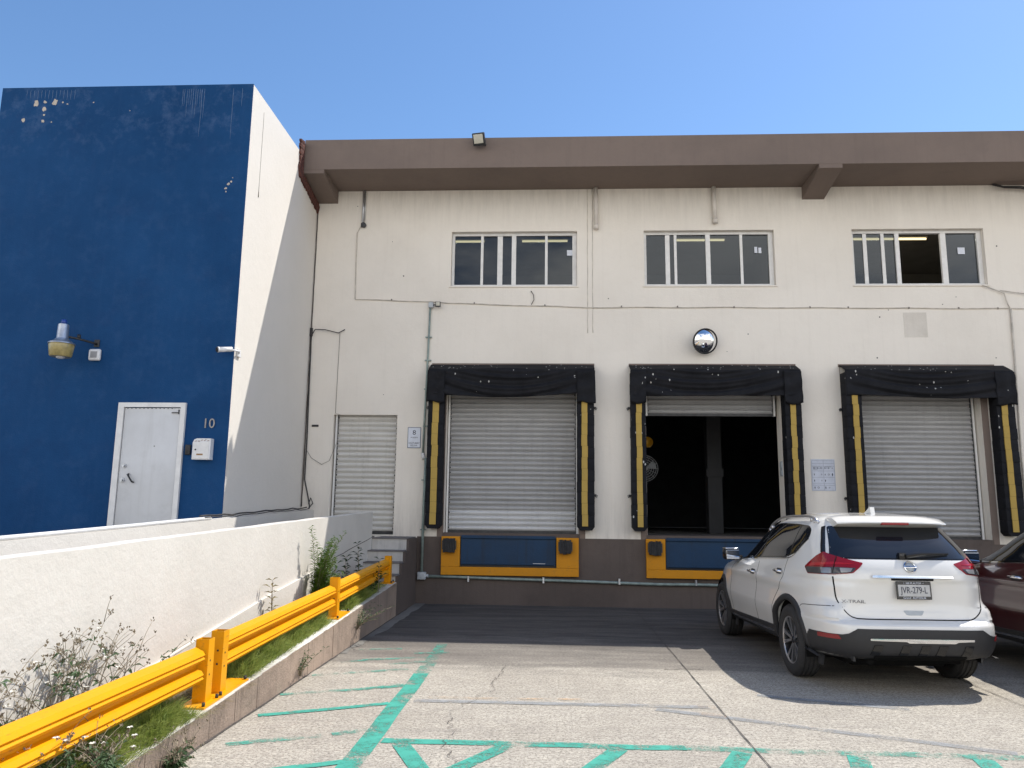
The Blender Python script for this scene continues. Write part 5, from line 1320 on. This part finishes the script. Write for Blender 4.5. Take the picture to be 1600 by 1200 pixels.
def grass_bed(name, segs, mat, count, hmin, hmax):
    m = MB()
    for _ in range(count):
        y0, y1, x0, x1, hs = rng.choice(segs)
        y = rng.uniform(y0, y1); x = rng.uniform(x0, x1)
        cl = .62+.38*math.sin(y*9.1+x*13)+.25*math.sin(y*23+1)
        if rng.random() > cl+.25: continue
        e = min(1, (y-y0)/.25+.25, (y1-y)/.25+.25)
        h = rng.uniform(hmin, hmax)*hs*max(.3, e)*(.6+.4*cl)
        ov = max(0, (x+2.72)/.2)
        lean = Vector((rng.uniform(-.10, .14)+.06*ov, rng.uniform(-.14, .14), -h*.25*ov-h*rng.uniform(0, .25)))
        blade(m, (x, y, kz(y)-.02), h, lean, rng.uniform(.0022, .0042))
    o = m.build(name, mat, recalc=False); o['kind'] = 'stuff'; return o
grass_bed('grass', [(3.2, 5.68, -3.02, -2.58, 1.0), (4.3, 5.66, -2.75, -2.50, 1.0), (6.50, 9.15, -3.02, -2.56, 1.0), (6.55, 9.1, -2.8, -2.54, 1.05), (6.6, 7.6, -2.9, -2.55, 1.25), (9.75, 12.1, -3.02, -2.58, .8), (9.8, 11.4, -2.8, -2.55, .9)], M['grass'], 34000, .14, .32)
grass_bed('dry_grass', [(5.7, 6.55, -2.9, -2.5, .45), (9.2, 9.75, -2.9, -2.52, .4), (3.2, 9, -2.62, -2.50, .4), (12.0, 12.4, -3, -2.5, .5)], M['grass_dry'], 3500, .05, .16)
def weed(label, x, y, n, reach, h, seed, flowers=True, lean=(0.0, 0.0), leafy=1.0, name='flowering_weed', group='straggly weeds against the white wall'):
    r = random.Random(seed); t = thing(name, label, 'weed', (x, y, kz(y)-.03), group=group)
    st, lf, fl = MB(), MB(), MB()
    random.seed(seed)
    for i in range(n):
        a = r.uniform(0, 6.283); rr = reach*r.uniform(.3, 1.0)
        tip = Vector((lean[0]+math.cos(a)*rr*.55, lean[1]+math.sin(a)*rr*1.25, h*r.uniform(.55, 1.05)))
        tip.x = max(-3.03-x+.0, min(.5, tip.x))
        mid = Vector((tip.x*.25, tip.y*.3, tip.z*.75))
        pts = bez((r.uniform(-.03, .03), r.uniform(-.05, .05), 0), mid, tip, 10)
        pts = [p+Vector((r.uniform(-.008, .008), r.uniform(-.008, .008), r.uniform(-.006, .006))) for p in pts]
        st.tube(pts, [lerp(.0038, .0015, k/10) for k in range(11)], 4)
        for k in range(2, 10):
            if r.random() < .85*leafy*(1.25-k/10):
                for _ in range(r.choice((2, 3, 4))):
                    b = r.uniform(0, 6.283); leaf(lf, pts[k], Vector((math.cos(b), math.sin(b), r.uniform(-.1, .7))), r.uniform(.045, .10), r.uniform(.015, .032), r.uniform(.1, .5))
        # forked seed heads
        for _ in range(r.choice((1, 2, 3))):
            k = r.randint(5, 9); b = r.uniform(0, 6.283)
            e = pts[k]+Vector((math.cos(b)*.10, math.sin(b)*.20, r.uniform(.04, .16))); e.x = max(-3.04-x, e.x); q = bez(pts[k], (pts[k]+e)/2+Vector((0, 0, .03)), e, 4); st.tube(q, [.0022, .002, .0018, .0015, .0012], 4)
            for hd in (e, pts[-1]):
                for _ in range(3):
                    c = hd+Vector((r.uniform(-.012, .012), r.uniform(-.02, .02), r.uniform(-.012, .018)))
                    leaf(st, c, Vector((r.uniform(-1, 1), r.uniform(-1, 1), 1)), .022, .014, 0)
            if flowers and r.random() < .35:
                for k2 in range(5):
                    b2 = 6.283*k2/5; leaf(fl, e+Vector((0, 0, .015)), Vector((math.cos(b2), math.sin(b2), .25)), .020, .014, .1)
    st.build('stem', M['stem'], t, recalc=False); lf.build('foliage', M['leaf'], t, recalc=False)
    bmesh.ops.remove_doubles(fl.bm, verts=fl.bm.verts[:], dist=1e-5)
    for o in fl.build_parts('flower', M['petal'], t, world=False, recalc=False): pass
    return t
W_ = [(-2.93, 3.55, 20, .55, .95, 1, 'tangled brown stemmed weed at the left edge of the photo'),
      (-2.95, 3.95, 22, .55, .90, 2, 'tangled weed second from the left edge, behind the near guard rail'),
      (-2.95, 4.35, 22, .50, .92, 3, 'leafy weed behind the near guard rail, left of the tallest one'),
      (-2.96, 4.75, 24, .45, 1.05, 4, 'tallest and leafiest weed behind the near guard rail'),
      (-2.97, 5.10, 20, .55, .88, 5, 'airy weed with seed heads behind the near guard rail'),
      (-2.97, 5.45, 15, .65, .80, 6, 'sparse long stemmed weed leaning right towards the rail end plate')]
for x, y, n, rc, h, sd_, lab in W_: weed(lab, x, y, int(n*.45), rc*1.15, h*.76, sd_, True, (0, .12), .5)
weed('low white flowered weed under the near guard rail at the bottom left', -2.62, 4.05, 16, .35, .34, 11, True, (.05, 0), 1.2)
weed('small flowered weed on the kerb at the lower left corner', -2.48, 4.45, 14, .28, .26, 12, True, (.06, 0), 1.2)
weed('small dark weed at the foot of the kerb, bottom left', -2.40, 5.1, 10, .16, .14, 13, False, (.05, 0), 1.3).location.z = 0.0
# the tall feathery plant at the shadow edge
def feathery(label, x, y, h, seed):
    r = random.Random(seed); random.seed(seed); t = thing('feathery_shrub', label, 'shrub', (x, y, kz(y)-.03))
    st, lf = MB(), MB()
    for i in range(30):
        tip = Vector((r.uniform(-.05, .30), r.uniform(-.24, .24), h*r.uniform(.35, 1.0) if i else h*1.08)); mid = Vector((tip.x*.2, tip.y*.25, tip.z*.6))
        pts = bez((r.uniform(-.04, .04), r.uniform(-.1, .1), 0), mid, tip, 16); st.tube(pts, [lerp(.006, .0018, k/16) for k in range(17)], 4)
        for k in range(2, 17):
            for _ in range(8):
                b = r.uniform(0, 6.283); d = Vector((math.cos(b), math.sin(b), r.uniform(.1, .9))); L = r.uniform(.06, .14)*(1.15-k/22)
                leaf(lf, pts[k]+Vector((0, 0, r.uniform(-.03, .03))), d, L, .015, .15)
    st.build('stem', M['stem'], t, recalc=False); lf.build('foliage', M['fern'], t, recalc=False)
feathery('tall bright green feathery shrub against the white wall at the shadow edge', -2.93, 9.72, .98, 31)
def broad(label, x, y, z, h, n, seed, mat='leaf_dark', ll=.11, name='broadleaf_seedling', group=None, lean=(0, 0)):
    r = random.Random(seed); random.seed(seed); t = thing(name, label, 'plant', (x, y, z), group=group)
    st, lf = MB(), MB()
    for i in range(n):
        tip = Vector((r.uniform(-.06, .06)*n*.5+lean[0], r.uniform(-.10, .10)*n*.5+lean[1], h*r.uniform(.7, 1))); pts = bez((0, 0, 0), (tip.x*.2, tip.y*.2, tip.z*.6), tip, 7); st.tube(pts, [lerp(.006, .002, k/7) for k in range(8)], 5)
        for k in range(2, 8):
            for b0 in (0, 3.14):
                b = b0+k*1.4+r.uniform(-.4, .4); leaf(lf, pts[k], Vector((math.cos(b), math.sin(b), r.uniform(.2, .8))), ll*r.uniform(.7, 1.2), ll*.36, .2)
    st.build('stem', M['stem'], t, recalc=False); lf.build('foliage', M[mat], t, recalc=False)
g_ = 'small plants along the far guard rail'
broad('small leafy plant behind the far guard rail, next to the feathery shrub', -2.9, 10.25, kz(10.25), .66, 2, 41, group=g_)
broad('dark two stemmed plant behind the middle of the far guard rail', -2.88, 10.9, kz(10.9), .70, 2, 42, group=g_)
broad('dark forked plant behind the far guard rail near the steps', -2.86, 11.6, kz(11.6), .72, 2, 43, group=g_)
broad('slim plant in front of the far guard rail near its end', -2.50, 11.3, kz(11.3), .50, 1, 44, group=g_, ll=.09)
broad('low dark bush under the far guard rail in the shade', -2.58, 11.2, kz(11.2)-.03, .30, 9, 45, group=g_, ll=.10, name='low_bush')
broad('bushy weed hanging over the kerb below the far guard rail', -2.45, 9.95, kz(9.95)-.24, .26, 12, 46, ll=.05, mat='leaf', name='kerb_weed', lean=(.05, 0))
broad('small weed growing from the kerb face below the middle guard rail', -2.45, 7.75, kz(7.75)-.26, .24, 7, 47, ll=.05, mat='leaf', name='kerb_weed')
broad('thin dry spiky weed behind the middle guard rail', -2.98, 8.35, kz(8.35), .62, 2, 48, mat='grass_dry', ll=.09, name='dry_weed')
random.seed(99)
# ------------------------------------------------------------------ camera, light, sky
cam = bpy.data.cameras.new('camera'); co = bpy.data.objects.new('camera', cam); COL.objects.link(co)
yaw, pitch, roll = 0.0535, 0.165, 0.0125
cy_, sy_, cp_, sp_ = math.cos(yaw), math.sin(yaw), math.cos(pitch), math.sin(pitch)
F = Vector((-sy_*cp_, cy_*cp_, sp_)); Rt = Vector((cy_, sy_, 0)); U = Rt.cross(F)
c_, s_ = math.cos(roll), math.sin(roll)
A0 = Rt*c_ + U*s_; A1 = U*c_ - Rt*s_
co.matrix_world = Matrix(((A0.x, A1.x, -F.x, 0), (A0.y, A1.y, -F.y, 0), (A0.z, A1.z, -F.z, 1.65), (0, 0, 0, 1)))
cam.sensor_width = 36; cam.lens = 36*1200/1600; cam.clip_end = 2000; cam.clip_start = 0.05
scene.camera = co
sd = Vector((0.55, 0.365, 1.0)).normalized()
sun = bpy.data.lights.new('sun', 'SUN'); sun.energy = 4.0; sun.angle = R(0.53); sun.color = (1.0, 0.95, 0.87)
so = bpy.data.objects.new('sun', sun); COL.objects.link(so); so.rotation_euler = sd.to_track_quat('Z', 'Y').to_euler(); so.location = (10, 10, 30)
w = bpy.data.worlds.new('World'); scene.world = w; w.use_nodes = True; nt = w.node_tree
FILL_CLOUD = 12.0
sk = nt.nodes.new('ShaderNodeTexSky'); sk.sky_type = 'NISHITA'; sk.sun_disc = False
sk.sun_elevation = math.asin(sd.z); sk.sun_rotation = math.atan2(sd.x, sd.y)
sk.altitude = 0; sk.air_density = 1.0; sk.dust_density = 0.3; sk.ozone_density = 3.0
bg = nt.nodes['Background']; bg.inputs['Strength'].default_value = 0.135
# broken cloud added low behind the camera to brighten the shaded warehouse front
tc = nt.nodes.new('ShaderNodeTexCoord'); sx = nt.nodes.new('ShaderNodeSeparateXYZ'); nt.links.new(tc.outputs['Generated'], sx.inputs[0])
mp = nt.nodes.new('ShaderNodeMapping'); mp.inputs['Scale'].default_value = (1, 1, 2.2); nt.links.new(tc.outputs['Generated'], mp.inputs['Vector'])
cl = noise(nt, mp.outputs['Vector'], 2.6, 9, 0.62)
back = N(nt, 'ShaderNodeMapRange'); back.inputs['From Min'].default_value = 0.05; back.inputs['From Max'].default_value = -0.35; nt.links.new(sx.outputs[1], back.inputs['Value'])
lowc = N(nt, 'ShaderNodeMapRange'); lowc.inputs['From Min'].default_value = 0.72; lowc.inputs['From Max'].default_value = 0.42; nt.links.new(sx.outputs[2], lowc.inputs['Value'])
mask = math_n(nt, 'MULTIPLY', ramp(nt, cl, [(0.38, 0.0), (0.54, 1.0)]), math_n(nt, 'MULTIPLY', back.outputs[0], lowc.outputs[0]))
cc = mix(nt, ramp(nt, noise(nt, mp.outputs['Vector'], 5.0, 6), [(0.3, 0.0), (0.7, 1.0)]), (FILL_CLOUD*0.75, FILL_CLOUD*0.74, FILL_CLOUD*0.74), (FILL_CLOUD, FILL_CLOUD*0.965, FILL_CLOUD*0.92))
hs = nt.nodes.new('ShaderNodeHueSaturation'); hs.inputs['Saturation'].default_value = 1.11; nt.links.new(sk.outputs[0], hs.inputs['Color'])
nt.links.new(mix(nt, mask, hs.outputs[0], cc), bg.inputs['Color'])
vs = scene.view_settings; vs.view_transform = 'Standard'; vs.look = 'None'; vs.exposure = 0.5; vs.gamma = 1.0; vs.use_curve_mapping = False
scene.cycles.max_bounces = 8; scene.cycles.diffuse_bounces = 5; scene.cycles.transparent_max_bounces = 12
scene.cycles.caustics_reflective = False; scene.cycles.caustics_refractive = False; scene.cycles.sample_clamp_indirect = 8
